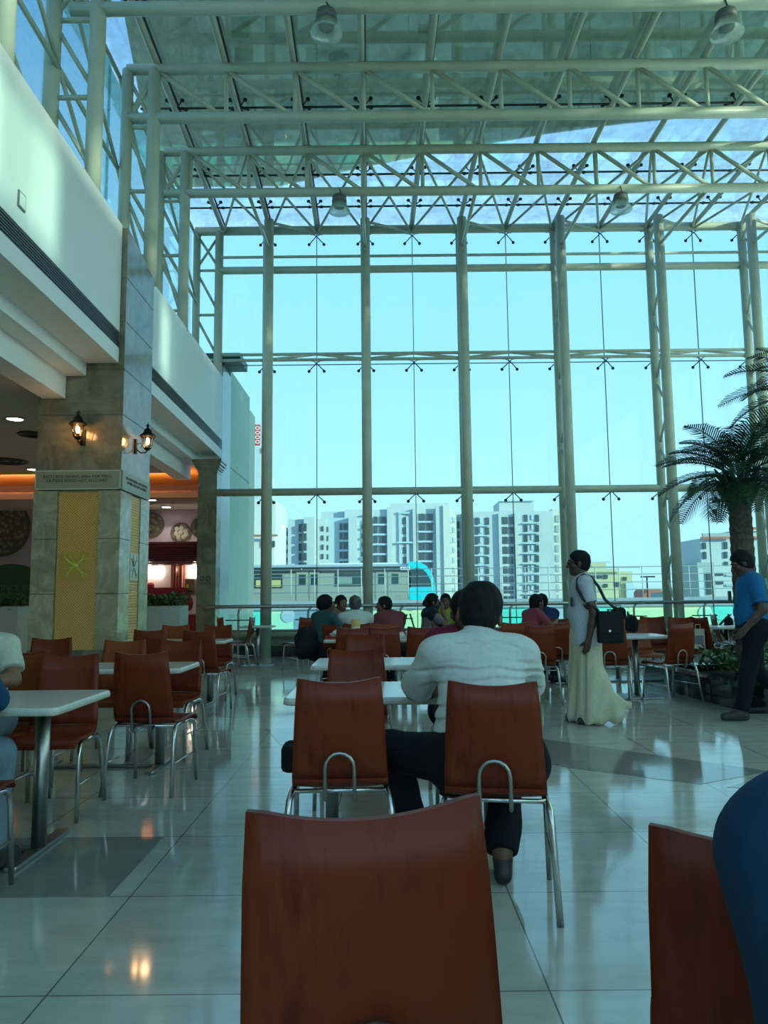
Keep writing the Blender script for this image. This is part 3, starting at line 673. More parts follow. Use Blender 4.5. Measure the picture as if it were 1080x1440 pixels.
# ---- viaduct
VY = 32.0
def vp(u, v, Y=VY): return atY(u, v, Y)
M['deck'] = P('deck_concrete', (.24, .30, .36), .8, var=(.29, .35, .41), scale=1.2)
M['turq'] = P('turquoise_panel', (.10, .62, .58), .6); M['mint'] = P('mint_panel', (.45, .72, .58), .6); M['pale'] = P('pale_green_panel', (.62, .72, .45), .6)
M['bluep'] = P('blue_panel', (.22, .32, .45), .6); M['lav'] = P('lavender_panel', (.42, .48, .62), .6); M['deepturq'] = P('deep_turquoise', (.05, .45, .52), .6)
t = thing('rail_viaduct', 'elevated metro viaduct with painted wall and railing', 'viaduct', (0, VY, -9))
zc = 1.25 - 5.0/1060*VY + 9
MB().bx((-14, .0, zc-.32), (60, 10, zc-.10)).build('deck', M['deck'], t)
MB().bx((-14, -.15, zc-.36), (60, .05, zc)).build('coping', M['deck'], t)
seq = [(-14, 'turq'), (vp(372,870)[0], 'mint'), (vp(413,870)[0], 'bluep'), (vp(478,870)[0], 'turq'), (vp(520,870)[0], 'mint'), (vp(556,870)[0], 'pale'), (vp(640,870)[0], 'pale'), (vp(702,870)[0], 'turq'), (vp(745,870)[0], 'lav'), (vp(832,870)[0], 'turq'), (vp(866,870)[0], 'mint'), (vp(885,870)[0], 'pale'), (vp(985,870)[0], 'mint'), (vp(1010,870)[0], 'turq'), (vp(1085,870)[0], 'lav'), (60, None)]
for i in range(len(seq)-1):
    MB().bx((seq[i][0], .0, zc-3.2), (seq[i+1][0]-.01, .12, zc-.36)).build('wall_panel', M[seq[i][1]], t)
MB().bx((-14, -.05, zc-2.05), (60, .0, zc-1.55)).build('ledge', M['deck'], t)
for (u, v, r, m) in ((405, 866, .28, 'lav'), (487, 868, .30, 'lav'), (578, 851, .24, 'bluep'), (1015, 858, .42, 'turq'), (992, 862, .30, 'mint'), (760, 872, .3, 'turq'), (1028, 872, .25, 'lav')):
    p = vp(u, v); MB().lathe([(0, 0), (r, 0), (r, -.03), (0, -.03)], (p[0], -.005, p[2]+9), 24, 'Y', False).build('painted_disc', M[m], t)
for x in (-10, 2, 14, 26, 38, 50): MB().lathe([(1.0, 0), (1.0, zc-3.2)], (x, 4, 0), 16).build('pier', M['deck'], t)
MB().bx((-14, .2, zc-3.4), (60, 9.5, zc-3.1)).build('girder', M['deck'], t)
M['railp'] = P('railing_paint', (.48, .50, .46), .5)
rl = thing('viaduct_railing', 'white tubular railing along the viaduct edge', 'railing', (0, VY+.3, zc-9))
rz = [1.25 + d/1060*VY - (zc-9) for d in (38.5, 28, 17, 6.5)]
for z in rz: MB().tube([(-14, 0, z), (60, 0, z)], .018, 6).build('rail', M['railp'], rl)
x = -10.0
while x < 30:
    MB().tube([(x, 0, 0), (x, 0, rz[0]+.03)], .022, 6).build('post', M['railp'], rl); x += 1.0
# ---- train
TY = 36.0
def tp(u, v): q = atY(u, v, TY); return q[0], q[2]
M['trainbody'] = P('train_body', (.36, .37, .32), .4, .2); M['trainroof'] = P('train_roof', (.42, .46, .46), .5); M['trainband'] = P('train_band', (.035, .05, .055), .8, spec=.1)
M['cyan'] = P('train_cyan', (.0, .60, .70), .3); M['trainglass'] = P('train_glass', (.03, .06, .07), .08); M['winlit'] = P('train_interior', (.55, .48, .20), .5); M['whitep'] = P('white_paint', (.85, .87, .85), .4)
t = thing('metro_train', 'grey metro train with cyan nose passing on the viaduct', 'train', (0, TY, 0))
xl = -22; z_roof = tp(560, 793)[1]; z_band0 = tp(500, 805.5)[1]; z_band1 = tp(500, 797)[1]; x_cab = tp(578, 810)[0]; x_end = tp(612, 840)[0]
poly = [(0, .05), (0, z_band1), (.25, z_roof-.05), (.5, z_roof), (2.4, z_roof), (2.65, z_roof-.05), (2.9, z_band1), (2.9, .05)]
MB().prism_x([(a, b) for a, b in poly], xl, x_cab).build('car_body', M['trainbody'], t)
MB().bx((xl, -.012, z_band0), (x_cab, 0, z_band1)).build('dark_band', M['trainband'], t)
mb = MB(); mb.prism_x([(.02, z_band1+.01), (.27, z_roof-.02), (.5, z_roof+.03), (2.4, z_roof+.03), (2.63, z_roof-.02), (2.88, z_band1+.01)], xl, x_cab); mb.build('roof', M['trainroof'], t)
mb = MB()
for u0, u1 in ((447, 512), (520, 560)): mb.bx((tp(u0, 790)[0], .8, z_roof), (tp(u1, 790)[0], 2.1, z_roof+.10))
mb.build('roof_unit', M['whitep'], t)
# nose: profile in x-z, extruded in y with taper
def nose(pts, y0, y1, m, name): MB().prism_y([tp(u, v) for u, v in pts], y0, y1).build(name, m, t)
nose([(575, 845), (575, 790), (584, 789.5), (592, 791), (600, 796), (606, 803), (610, 813), (612, 826), (613, 845)], .0, 2.9, M['cyan'], 'nose')
nose([(578.5, 825), (578.5, 801), (586, 798), (594, 800), (600, 806), (605, 815), (607.5, 825)], -.02, 0, M['trainglass'], 'cab_window')
nose([(575.5, 846), (575.5, 826), (612.5, 826), (613.5, 846)], -.03, 0, M['cyan'], 'nose_skirt')
MB().prism_y([tp(u, v) for u, v in ((573, 797), (575.5, 789.6), (586, 789.6), (583, 797))], -.03, 0).build('cyan_flash', M['cyan'], t)
for (u0, u1, v0, v1, m) in ((359, 371, 809, 826, 'trainglass'), (380, 396, 809, 826, 'trainglass'), (472.5, 510, 807, 823.5, 'trainglass')):
    a = tp(u0, v1); b = tp(u1, v0)
    wf = MB().bx((a[0]-.04, -.03, a[1]-.04), (b[0]+.04, -.01, b[1]+.04)).build('window_frame', M['trainband'], t); MB().bx((a[0], -.036, a[1]), (b[0], -.028, b[1])).build('pane', M[m], wf)
    if u0 < 400: MB().bx((a[0]+.03, -.04, a[1]+.02), (b[0]-.03, -.034, a[1]+.34)).build('lit_interior', M['winlit'], wf)
    elif u0 > 400: MB().bx((a[0]+.1, -.04, a[1]+.08), (b[0]-.5, -.034, b[1]-.12)).build('lit_interior', P('grey_inside', (.22, .30, .26), .4), wf)
for (u0, u1) in ((416, 434), (434.5, 449), (528, 545), (545.5, 565)):
    a = tp(u0, 850); b = tp(u1, 804.5)
    d = MB().bx((a[0]+.02, -.025, a[1]), (b[0]-.02, -.0, b[1])).build('door', M['trainbody'], t)
    c = (tp(u0, 815)[0] + tp(u1, 815)[0])/2
    MB().bx((c-.16, -.03, tp(430, 823)[1]), (c+.17, -.024, tp(430, 808)[1])).build('door_window', M['trainglass'], d)
MB().bx((tp(563, 803)[0], -.03, tp(563, 801.5)[1]), (tp(577, 803)[0], -.01, tp(563, 797)[1])).build('number_plate', M['whitep'], t)
lettering('lettering', 'A104', .17, P('plate_ink', (.05, .06, .06), .5), t, ((tp(563, 803)[0]+tp(577, 803)[0])/2, -.035, tp(563, 799.2)[1]), (PI/2, 0, 0), ext=.002)
for u in (540, 546, 558, 424): q = tp(u, 800.5); MB().ball((q[0], -.02, q[1]), .035, 6, 4).build('marker_lamp', M['winlit'], t)

# ---- buildings
M['bwhite'] = P('white_facade', (.50, .545, .55), .8, var=(.45, .50, .51), scale=.15, detail=8); M['bshade'] = P('shaded_pale_facade', (.42, .52, .56), .8); M['bsun'] = P('sunlit_cream_facade', (.60, .59, .54), .8)  # sun and shade painted as warm and bluish copies of the white facade
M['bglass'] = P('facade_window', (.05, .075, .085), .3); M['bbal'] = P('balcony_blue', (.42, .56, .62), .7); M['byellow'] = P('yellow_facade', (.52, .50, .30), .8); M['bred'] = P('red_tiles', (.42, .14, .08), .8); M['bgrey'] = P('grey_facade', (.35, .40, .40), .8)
def blk(mb, Y, u0, v0, u1, v1, y0, y1):
    a = atY(u0, v1, Y); b = atY(u1, v0, Y)
    mb.bx((a[0], y0, a[2]), (b[0], y1, b[2])); return mb
ZG = -9
def building(name, label, Y, masses, wins, extra=None, top=()):
    t = thing(name, label, 'building', (0, Y, 0))
    for (u0, v0, u1, y0, y1, m, nm) in masses:
        a = atY(u0, v0, Y); b = atY(u1, v0, Y)
        MB().bx((a[0], y0, ZG), (b[0], y1, (a[2]+b[2])/2)).build(nm, M[m], t)
    for (u0, v0, u1, v1, yo, m, nm) in wins:
        a = atY(u0, v1, Y); b = atY(u1, v0, Y)
        f = MB().bx((a[0], yo-.30, a[2]), (b[0], yo+.2, b[2])).build(nm, M[m], t)
    return t
BY = 220.0
# building A: white block with bays
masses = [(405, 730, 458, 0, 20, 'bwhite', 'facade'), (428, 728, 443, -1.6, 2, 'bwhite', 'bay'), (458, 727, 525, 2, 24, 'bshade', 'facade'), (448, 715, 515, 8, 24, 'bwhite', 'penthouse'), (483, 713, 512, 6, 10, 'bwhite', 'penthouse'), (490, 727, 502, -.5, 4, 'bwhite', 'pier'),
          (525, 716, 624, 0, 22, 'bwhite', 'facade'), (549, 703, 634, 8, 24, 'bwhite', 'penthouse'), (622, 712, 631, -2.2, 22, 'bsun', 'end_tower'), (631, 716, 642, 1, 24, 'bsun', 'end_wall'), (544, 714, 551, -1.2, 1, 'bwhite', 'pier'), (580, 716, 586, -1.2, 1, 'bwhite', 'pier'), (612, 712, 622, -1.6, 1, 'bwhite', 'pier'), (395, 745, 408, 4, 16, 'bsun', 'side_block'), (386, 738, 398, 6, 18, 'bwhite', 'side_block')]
wins = []
for k in range(8):
    v = 737 + k*13.6
    wins += [(420, v, 424, v+10.5, .05, 'bglass', 'window'), (425, v, 432, v+10.5, -1.55, 'bglass', 'window')] if k < 7 else []
    v = 735 + k*13.6; wins += [(477, v, 481, v+9, 2, 'bglass', 'window'), (482.5, v, 488.5, v+9, 2, 'bglass', 'window'), (476, v+10, 489.5, v+13, 1.6, 'bbal', 'balcony')]
    v = 740 + k*13; wins += [(452, v, 455, v+7, 0, 'bglass', 'window'), (457.5, v, 461, v+7, 2, 'bglass', 'window')]
    wins += [(508, v-3, 511, v+3, 2, 'bglass', 'window')]
for k in range(9):
    v = 726.5 + k*13.8
    wins += [(525, v, 531, v+9.5, 0, 'bglass', 'window'), (534, v, 543, v+9.5, 0, 'bglass', 'window'), (524, v+10.2, 544, v+13, -.5, 'bbal', 'balcony')]
    v = 722.5 + k*13.8
    wins += [(589, v, 597, v+9.5, 0, 'bglass', 'window'), (599.5, v, 608.5, v+9.5, 0, 'bglass', 'window'), (588, v+10.4, 610, v+13, -.5, 'bbal', 'balcony')]
    v = 728 + k*13.8; wins += [(566, v, 571.5, v+9, 0, 'bglass', 'window')]
    v = 726 + k*14.2; wins += [(631.5, v, 636.5, v+9, 1, 'bshade', 'window'), (637.5, v+1, 640, v+8, 1, 'bshade', 'window')]
for k in range(5): v = 746 + k*12.5; wins += [(388.5, v, 393, v+5.5, 6, 'bglass', 'window'), (395.5, v, 402, v+6, 4, 'bglass', 'window')]
wins += [(560, 720, 576, 723, -.5, 'bshade', 'cornice'), (562, 720, 565, 845, -.2, 'bshade', 'recess_edge'), (572.5, 726, 575.5, 845, -.2, 'bshade', 'recess_edge'), (558, 762, 580, 764.5, -.9, 'bbal', 'balcony')]
building('apartment_block', 'long white apartment block with stacked balconies behind the train', BY, masses, wins)
# building B
masses = [(640, 720, 654, 4, 24, 'bwhite', 'facade'), (655, 719, 777.5, 0, 22, 'bwhite', 'facade'), (777.5, 715, 790, 1.2, 24, 'bsun', 'end_wall'), (706, 701, 756, 6, 18, 'bwhite', 'penthouse'), (788, 722, 813, 8, 30, 'bwhite', 'end_wall'), (700, 722, 704, -1, 2, 'bwhite', 'pier'), (722.5, 722, 726, -1, 2, 'bwhite', 'pier')]
wins = [(705, 699.5, 757, 702, 5.5, 'bbal', 'roof_slab')]
for k in range(10):
    v = 731.5 + k*13.7
    wins += [(642, v, 648, v+10, 4, 'bglass', 'window')]
    v = 728 + k*13.8
    wins += [(668, v, 672.5, v+10, 0, 'bglass', 'window'), (675, v, 677.5, v+8, 0, 'bbal', 'window'), (682.5, v, 687.5, v+10, 0, 'bglass', 'window'), (667, v+11, 688.5, v+12.6, -.6, 'bbal', 'ledge')]
    v = 727 + k*13.9
    wins += [(705, v, 713, v+10, 0, 'bglass', 'window'), (716, v, 721.5, v+10, 0, 'bglass', 'window')]
    v = 724 + k*14.2
    wins += [(737, v, 741.5, v+9.5, 0, 'bglass', 'window'), (747, v, 750, v+7, 0, 'bbal', 'window'), (752.5, v, 757.5, v+9.5, 0, 'bglass', 'window'), (735.5, v+11, 758.5, v+12.8, -.6, 'bbal', 'ledge')]
    v = 724 + k*14.0; wins += [(783, v, 787, v+10, 1.2, 'bgrey', 'window')]
building('apartment_block', 'taller white apartment block standing behind the two men at the table', BY, masses, wins)
# left building with red tiled eave, tower behind
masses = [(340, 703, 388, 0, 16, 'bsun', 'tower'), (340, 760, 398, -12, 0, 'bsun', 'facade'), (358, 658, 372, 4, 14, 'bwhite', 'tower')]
wins = [(340, 759.5, 404, 762.5, -13.5, 'bred', 'roof'), (357, 766, 369, 776, -12, 'bglass', 'window'), (382, 767, 399, 775, -12, 'bglass', 'window'), (362, 640, 371, 648, 4, 'bgrey', 'vent')]
building('low_house', 'cream low building with red tiled eave beyond the left glass', 150.0, masses, wins)
t = thing('roof_sign', 'tall red vertical sign on the building beyond the wing wall', 'sign', (0, 152.0, 0))
a = atY(358, 626, 152); b = atY(366, 597, 152); MB().bx((a[0], 0, a[2]), (b[0], .5, b[2])).build('board', P('sign_red', (.62, .05, .06), .5), t)
mb = MB()
for k in range(4):
    q = atY(362, 602+k*6.5, 152); mb.tube([(q[0]+.42*math.cos(2*PI*i/10), -.02, q[2]+.30*math.sin(2*PI*i/10)) for i in range(10)], .09, 5, closed=True)
mb.build('white_marks', M['whitep'], t)
a = atY(367, 637, 152); b = atY(373, 630, 152); MB().bx((a[0], 0, a[2]), (b[0], .5, b[2])).build('board', P('sign_red2', (.62, .08, .08), .5), t)
MB().bx((atY(359, 640, 152)[0], .2, -9), (atY(370, 640, 152)[0], 3, atY(359, 628, 152)[2])).build('mount', M['bwhite'], t)
# yellow building right of standing man
masses = [(812, 800, 868, 0, 14, 'byellow', 'facade'), (866, 803, 893, 2, 14, 'byellow', 'facade'), (824, 790, 858, 3, 12, 'byellow', 'upper_floor')]
wins = [(814, 797, 894, 800, -2.5, 'bgrey', 'roof_slab'), (823, 789, 859, 791.5, 1, 'bwhite', 'roof_slab'), (829, 809, 846, 813.5, 0, 'bglass', 'window'), (830, 820, 846, 823.5, 0, 'bgrey', 'balcony'), (849, 808, 854, 814, 0, 'bglass', 'window'), (880, 811, 885, 816, 2, 'bglass', 'window'), (866, 819, 872, 825, 0, 'bglass', 'window'), (849, 821, 854, 826, 0, 'bglass', 'window'), (829, 829, 846, 832, 0, 'bgrey', 'balcony'), (884, 819, 893, 845, 1.5, 'bbal', 'glazed_bay')]
building('apartment_block', 'small yellow building with grey roof slab right of the standing man', 160.0, masses, wins)
# right buildings behind palm
masses = [(984, 757, 1036, 0, 14, 'bwhite', 'facade'), (1036, 745, 1100, 3, 18, 'bwhite', 'facade'), (970, 792, 993, -4, 6, 'bgrey', 'facade'), (993, 797, 1030, -3, 4, 'bwhite', 'facade')]
wins = [(983, 755, 1030, 758.5, -1, 'bred', 'roof_band'), (1052, 740, 1085, 744, 2, 'bred', 'roof_band'), (990, 749, 1028, 754.5, 1, 'bgrey', 'roof'), (1054, 753, 1085, 756, 2.4, 'bred', 'roof_band'), (988, 763, 992, 772, 0, 'bglass', 'window'), (989, 776, 992.5, 786, 0, 'bglass', 'window'), (1018, 762, 1022, 772, 0, 'bglass', 'window'), (1018, 776, 1022, 785, 0, 'bglass', 'window'), (1019, 790, 1023, 800, 0, 'bglass', 'window'), (1059, 785, 1070, 796, 3, 'bglass', 'window'), (1056, 767, 1060, 773, 3, 'bgrey', 'window'), (973, 800, 977, 845, -4, 'bwhite', 'pier'), (984, 806, 988, 836, -4, 'bglass', 'window'), (995, 806, 1008, 810, -3, 'bglass', 'window'), (995, 818, 1008, 822, -3, 'bglass', 'window'), (1012, 808, 1026, 811, -3, 'bgrey', 'balcony'), (1012, 822, 1026, 825, -3, 'bgrey', 'balcony')]
building('apartment_block', 'white building with red roof bands behind the palm trunk', 170.0, masses, wins)
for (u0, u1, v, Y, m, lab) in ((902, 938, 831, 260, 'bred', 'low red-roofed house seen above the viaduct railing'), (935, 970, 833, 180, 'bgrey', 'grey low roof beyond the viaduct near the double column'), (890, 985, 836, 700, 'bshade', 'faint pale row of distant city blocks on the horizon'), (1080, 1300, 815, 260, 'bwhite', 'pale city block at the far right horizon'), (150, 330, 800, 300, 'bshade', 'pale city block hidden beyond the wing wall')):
    t = thing('distant_house', lab, 'building', (0, Y, 0)); a = atY(u0, v, Y); b = atY(u1, v, Y); h = a[2]
    MB().bx((a[0], 0, ZG), (b[0], 12, h-.02*Y*.6)).build('wall', M['bwhite' if m == 'bred' else m], t)
    mb = MB(); mx_ = (a[0]+b[0])/2
    if m == 'bred': mb.prism_y([(a[0]-1, h-.02*Y*.6), (b[0]+1, h-.02*Y*.6), (mx_+2, h+.6), (mx_-2, h+.6)], -.6, 12.5)
    else: mb.bx((a[0]+.4, .3, h-.02*Y*.6), (b[0]-.4, 11, h))
    mb.build('roof', M[m], t)
tag(MB().tube([(atY(911, 840, 60)[0], 60, -9), (atY(911, 840, 60)[0], 60, atY(911, 812, 60)[2])], .06, 6).box((atY(911, 812, 60)[0], 60, atY(911, 811, 60)[2]), (1.1, .2, .12)).build('street_lamp', M['steel_dark']), 'thin street lamp standing beyond the viaduct railing', 'street lamp')

# ================================================================== food stalls at the left
M['slat'] = P('dark_red_slats', (.10, .012, .016), .4); M['redc'] = P('red_counter', (.24, .012, .02), .3); M['stallwhite'] = P('stall_white', (.75, .70, .66), .5)
SY = 18.9
def sp_(u, v, Y=SY): q = atY(u, v, Y); return q[0], q[2]
t = thing('food_stall', 'dark red food stall with slatted screen and bright back wall', 'stall', (0, SY, 0))
def sbox(u0, v0, u1, v1, y0, y1, m, name, par=t):
    a = sp_(u0, v1); b = sp_(u1, v0); return MB().bx((a[0], y0, a[1]), (b[0], y1, b[1])).build(name, M[m], par)
a = sp_(198, 870); b = sp_(284, 763)
for k in range(10):
    v = 765 + k*3.0
    MB().bx((sp_(196, v)[0], 0, sp_(196, v+1.6)[1]), (sp_(281, v)[0], .06, sp_(281, v)[1])).build('slat', M['slat'], t)
MB().bx((sp_(196, 763)[0], .2, sp_(281, 793)[1]), (sp_(281, 763)[0], .25, sp_(281, 763)[1])).build('screen_back', M['slat'], t)
sbox(279, 762, 284, 900, -.02, .12, 'slat', 'post'); sbox(196, 761.5, 284, 765, -.03, .1, 'slat', 'lintel')
sbox(190, 793, 281, 832, .60, .70, 'stallwhite', 'back_wall')
sbox(233, 770, 252, 830, .45, .6, 'slat', 'pilaster')
for k in range(4): sbox(235+k*4.2, 794, 238+k*4.2, 829, .40, .45, 'brickish', 'stripe')
sbox(192, 826, 262, 838, .0, .5, 'redc', 'counter')
sbox(255, 838, 284, 864, -.05, .3, 'stallwhite', 'counter_front'); sbox(256, 864, 284, 905, -.08, .3, 'redc', 'counter_base')
q = MB().ball((sp_(265, 848)[0], -.06, sp_(265, 848)[1]), (.13, .02, .20)).build('red_motif', M['redc'], t); MB().ball((sp_(262, 850)[0]-.05, -.06, sp_(262, 850)[1]), (.10, .02, .08)).build('red_motif', M['redc'], t)
for u in (203, 244, 268):
    l = bpy.data.lights.new('stall_light', 'SPOT' if False else 'POINT'); l.energy = 6 if u != 244 else 2; l.color = (1, .80, .66); l.shadow_soft_size = .05
    lo = bpy.data.objects.new('stall_light', l); COL.objects.link(lo); q = sp_(u, 800); lo.location = (q[0], SY+.42, q[1])
M['warm'] = emis('warm_lamp', (1, .86, .72), 14)
for u in (215.5, 267): 
    q = sp_(u, 803); MB().ball((q[0], .56, q[1]), (.06, .05, .13)).build('wall_lamp', M['warm'], t)
tm = thing('drink_machine', 'brown box-shaped machine on the red stall counter', 'machine', (sp_(265, 836)[0], SY+.12, sp_(265, 836)[1]))
MB().rbox((0, .1, .20), (.23, .3, .38), .02).build('casing', P('machine_brown', (.22, .15, .06), .4), tm); MB().bx((-.08, -.07, .16), (-.02, -.05, .25)).build('sticker', M['goldlime'], tm); MB().bx((-.04, -.07, .06), (.08, -.05, .10)).build('tray', M['black'], tm)
# food pictures on the mauve wall
def plate_mat(name, c1, c2, sc):
    m, nt, out = newmat(name); N = nt.nodes; L = nt.links; b = N.new('ShaderNodeBsdfPrincipled'); L.new(b.outputs[0], out.inputs[0]); b.inputs['Roughness'].default_value = .5
    tc = N.new('ShaderNodeTexCoord'); v = N.new('ShaderNodeTexVoronoi'); v.inputs['Scale'].default_value = sc; L.new(tc.outputs['Object'], v.inputs['Vector'])
    cr = N.new('ShaderNodeValToRGB'); cr.color_ramp.elements[0].color = (*c1, 1); cr.color_ramp.elements[1].color = (*c2, 1); cr.color_ramp.elements[0].position = .1; cr.color_ramp.elements[1].position = .6
    L.new(v.outputs['Distance'], cr.inputs[0]); L.new(cr.outputs[0], b.inputs['Base Color']); return m
M['noodles'] = plate_mat('noodle_plate', (.32, .30, .20), (.10, .09, .06), 9); M['darkplate'] = plate_mat('dark_plate', (.30, .28, .20), (.05, .05, .04), 6)
def picture(u, v, r, label, m, balls=False):
    q = atY(u, v, 19.98)
    t = thing('wall_picture', label, 'picture', (q[0], 19.99, q[2]))
    MB().lathe([(0, -.012), (r*.88, -.012), (r*.88, -.004)], (0, 0, 0), 32, 'Y', False).build('food', M[m], t)
    MB().lathe([(r*.88, 0), (r*.88, -.02), (r, -.02), (r, 0)], (0, 0, 0), 32, 'Y', False).build('rim', P('plate_rim', (.10, .09, .06), .5), t)
    if balls:
        mb = MB()
        for (x, z) in ((-.10, .10), (.02, .12), (-.12, -.02), (.0, 0), (.12, .04), (-.06, -.12), (.08, -.11), (.15, -.05)): mb.ball((x, -.014, z), (.065, .006, .065), 10, 6)
        mb.build('dumpling', P('dumpling', (.40, .40, .28), .5), t)
picture(213, 738, .34, 'round food picture half hidden behind the marble pillar', 'noodles'); picture(254, 749, .27, 'round picture of pale dumplings above the red stall', 'darkplate', True)
picture(284, 742, .30, 'round food picture cut off by the slim pillar', 'darkplate'); picture(2, 742, .78, 'large round food picture at the far left wall', 'noodles')
t = thing('wall_sign', 'dark green rounded stall sign at the far left', 'sign', (atY(12, 860, 19.0)[0], 19.0, 0))
zt_ = atY(12, 793, 19.0)[2]; rr = .62
mb = MB().prism_y([(rr*1.25*math.cos(a*PI/16), zt_-.52+.52*math.sin(a*PI/16)) for a in range(17)] + [(-rr*1.25, .2), (rr*1.25, .2)], 0, .15); mb.build('board', P('sign_green', (.012, .06, .018), .4), t)
lettering('lettering', 'ONCE IN A\nFLAVOUR', .21, P('sign_green_ink', (.05, .12, .07), .4), t, (.2, -.01, atY(12, 833, 19.0)[2]), (PI/2, 0, 0), ext=.003)
# downlights, ceiling vents
M['down'] = emis('downlight', (1.0, .97, .92), 9)
def downlight(u, v, z, label):
    a = atZ(u, v, z); t = thing('downlight', label, 'downlight', (a[0], a[1], z))
    MB().lathe([(.12, 0), (.17, 0), (.17, -.012), (.12, -.012)], (0,0,0), 20).build('trim_ring', M['steelpost'], t); MB().lathe([(0, -.006), (.12, -.006)], (0,0,0), 20).build('diffuser', M['down'], t)
    l = bpy.data.lights.new('downlight_lamp', 'SPOT'); l.energy = 22; l.color = (1, .90, .78); l.spot_size = rad(110); l.shadow_soft_size = .1
    lo = bpy.data.objects.new('downlight_lamp', l); COL.objects.link(lo); lo.location = (a[0], a[1], z-.03)
downlight(21, 589, 4.02, 'lit round downlight in the low ceiling left of the pillar top'); downlight(47, 660, 4.02, 'lit downlight half behind the pillar beside its sign')
downlight(213, 703, 3.62, 'small lit downlight right beside the pillar'); downlight(234, 713, 3.62, 'small lit downlight above the red food stall')
for i, (x, y) in enumerate(((-6.5, 3.0), (-8.5, 6.5), (-6.0, 6.5), (-11, 12))):
    pass
def ceiling_vent(u, v, r, label):
    a = atZ(u, v, 4.02); t = thing('ceiling_vent', label, 'ceiling vent', (a[0], a[1], 4.02))
    for k in range(3): MB().lathe([(r*(.35+.3*k), 0), (r*(.40+.3*k), -.03), (r*(.5+.3*k), -.01), (r*(.5+.3*k), 0)], (0,0,0), 24).build('ring', M['steel_dark'], t)
ceiling_vent(10, 648, .36, 'large round ceiling vent at the left edge'); ceiling_vent(46, 610, .22, 'round ceiling vent touching the pillar edge')
# cove glow
for (x0, x1, yy) in ((-15.5, -4.8, 17.15),):
    l = bpy.data.lights.new('cove_light', 'AREA'); l.shape = 'RECTANGLE'; l.size = x1-x0; l.size_y = .25; l.energy = 95; l.color = (1, .42, .12)
    lo = bpy.data.objects.new('cove_light', l); COL.objects.link(lo); lo.location = ((x0+x1)/2, 17.9, 3.95); lo.rotation_euler = (PI, 0, 0)
# ================================================================== chairs
HT = .915
def chair_proto(name_wood):
    t = thing('dining_chair', 'chair', 'chair', (0, 0, 0))
    # bent plywood: side profile (y, z, half width) from top of back down, round the bend and out to the rolled seat front
    back = [(-.245, HT, .180), (-.235, .80, .186), (-.222, .70, .192), (-.206, .60, .198), (-.192, .53, .202), (-.178, .485, .204)]
    seat = [(-.178, .482, .204), (-.160, .460, .205), (-.130, .447, .207), (-.05, .442, .212), (.06, .447, .217), (.14, .452, .219), (.19, .450, .218), (.222, .437, .215), (.238, .415, .21)]
    def shell(prof, isback):
        n = 12; grid = []
        for i, (y, z, w) in enumerate(prof):
            row = []
            for j in range(n+1):
                s = -1 + 2*j/n; f = 1 - abs(s)**2
                zz = z; yy = y
                if isback:
                    up = (z-.48)/(HT-.48)
                    yy = y - .018*f*min(1, up*1.5)
                    if i == 0: zz = z - .024*(1 - s*s) - (.005 if abs(s) > .97 else 0)
                    ww = w - (.004 if (i == 0 and abs(s) > .97) else 0)
                else:
                    ww = w; zz = z - .010*f*(1 if -.15 < y < .15 else .3)
                row.append((s*ww, yy, zz))
            grid.append(row)
        return grid
    MB().sheet(shell(back, True), .012).build('backrest', M[name_wood], t)
    MB().sheet(shell(seat, False), .012).build('seat', M[name_wood], t)
    for sx in (-1, 1):
        a = sx*.200
        MB().tube([(a, .0, .425), (a, .08, .426), (a+sx*.004, .13, .42), (a+sx*.01, .165, .395), (a+sx*.013, .18, .35), (a+sx*.02, .21, .0)], .0125, 8).build('leg', M['chrome'], t)
        MB().tube([(a, .0, .425), (a, -.10, .426), (a+sx*.006, -.155, .42), (a+sx*.014, -.195, .395), (a+sx*.018, -.212, .35), (a+sx*.034, -.275, .0)], .0145, 8).build('leg', M['chrome'], t)
        MB().tube([(a+sx*.017, .195, .20), (a+sx*.025, -.243, .20)], .007, 6).build('stretcher', M['chrome'], t)
    MB().tube([(-.205, -.15, .424), (.205, -.15, .424)], .010, 8).build('seat_rail', M['chrome'], t)
    MB().tube([(-.203, .10, .424), (.203, .10, .424)], .010, 8).build('seat_rail', M['chrome'], t)
    r = .062; zc = .545
    pts = [(-r, -.165, .425), (-r, -.205, .40), (-r, -.222, .42), (-r, -.232, zc-.03)] + [(-r*math.cos(PI*i/8), -.240, zc-.01+.062*math.sin(PI*i/8)) for i in range(9)] + [(r, -.232, zc-.03), (r, -.222, .42), (r, -.205, .40), (r, -.165, .425)]
    MB().tube(pts, .0085, 8).build('handle_loop', M['steelpost'], t)
    return t
proto = {'wood': chair_proto('wood'), 'wood_lit': chair_proto('wood_lit')}
used = set(); CHAIRS = {}
def chair(u, Y, yaw, label, kind='wood', v=900, group=None):
    """u: picture column of the middle of the back's top edge; Y its depth; yaw in degrees, 0 = facing the glass wall"""
    a = rad(yaw); bxp = atY(u, v, Y)[0]
    x = bxp - .245*math.sin(a); y = Y + .245*math.cos(a)
    p = proto[kind]
    if kind not in used:
        used.add(kind); p.location = (x, y, 0); p.rotation_euler = (0, 0, a); p['label'] = label; o = p
    else: o = dup(p, (x, y, 0), a, label)
    o['group'] = group or 'red-brown plywood dining chairs'
    return o
_c = chair(545, 1.19, 4.5, 'red-brown plywood chair nearest the viewer, its back filling the bottom centre', v=1128); _c.rotation_euler.y = rad(-2.2); _c.scale.z = 1.034
chair(477, 3.26, 2, 'red-brown chair with metal loop, empty, left of the seated man in white', v=952)
mc = chair(692, 3.08, -9, 'red-brown chair in which the seated man in the white shirt sits', v=959)
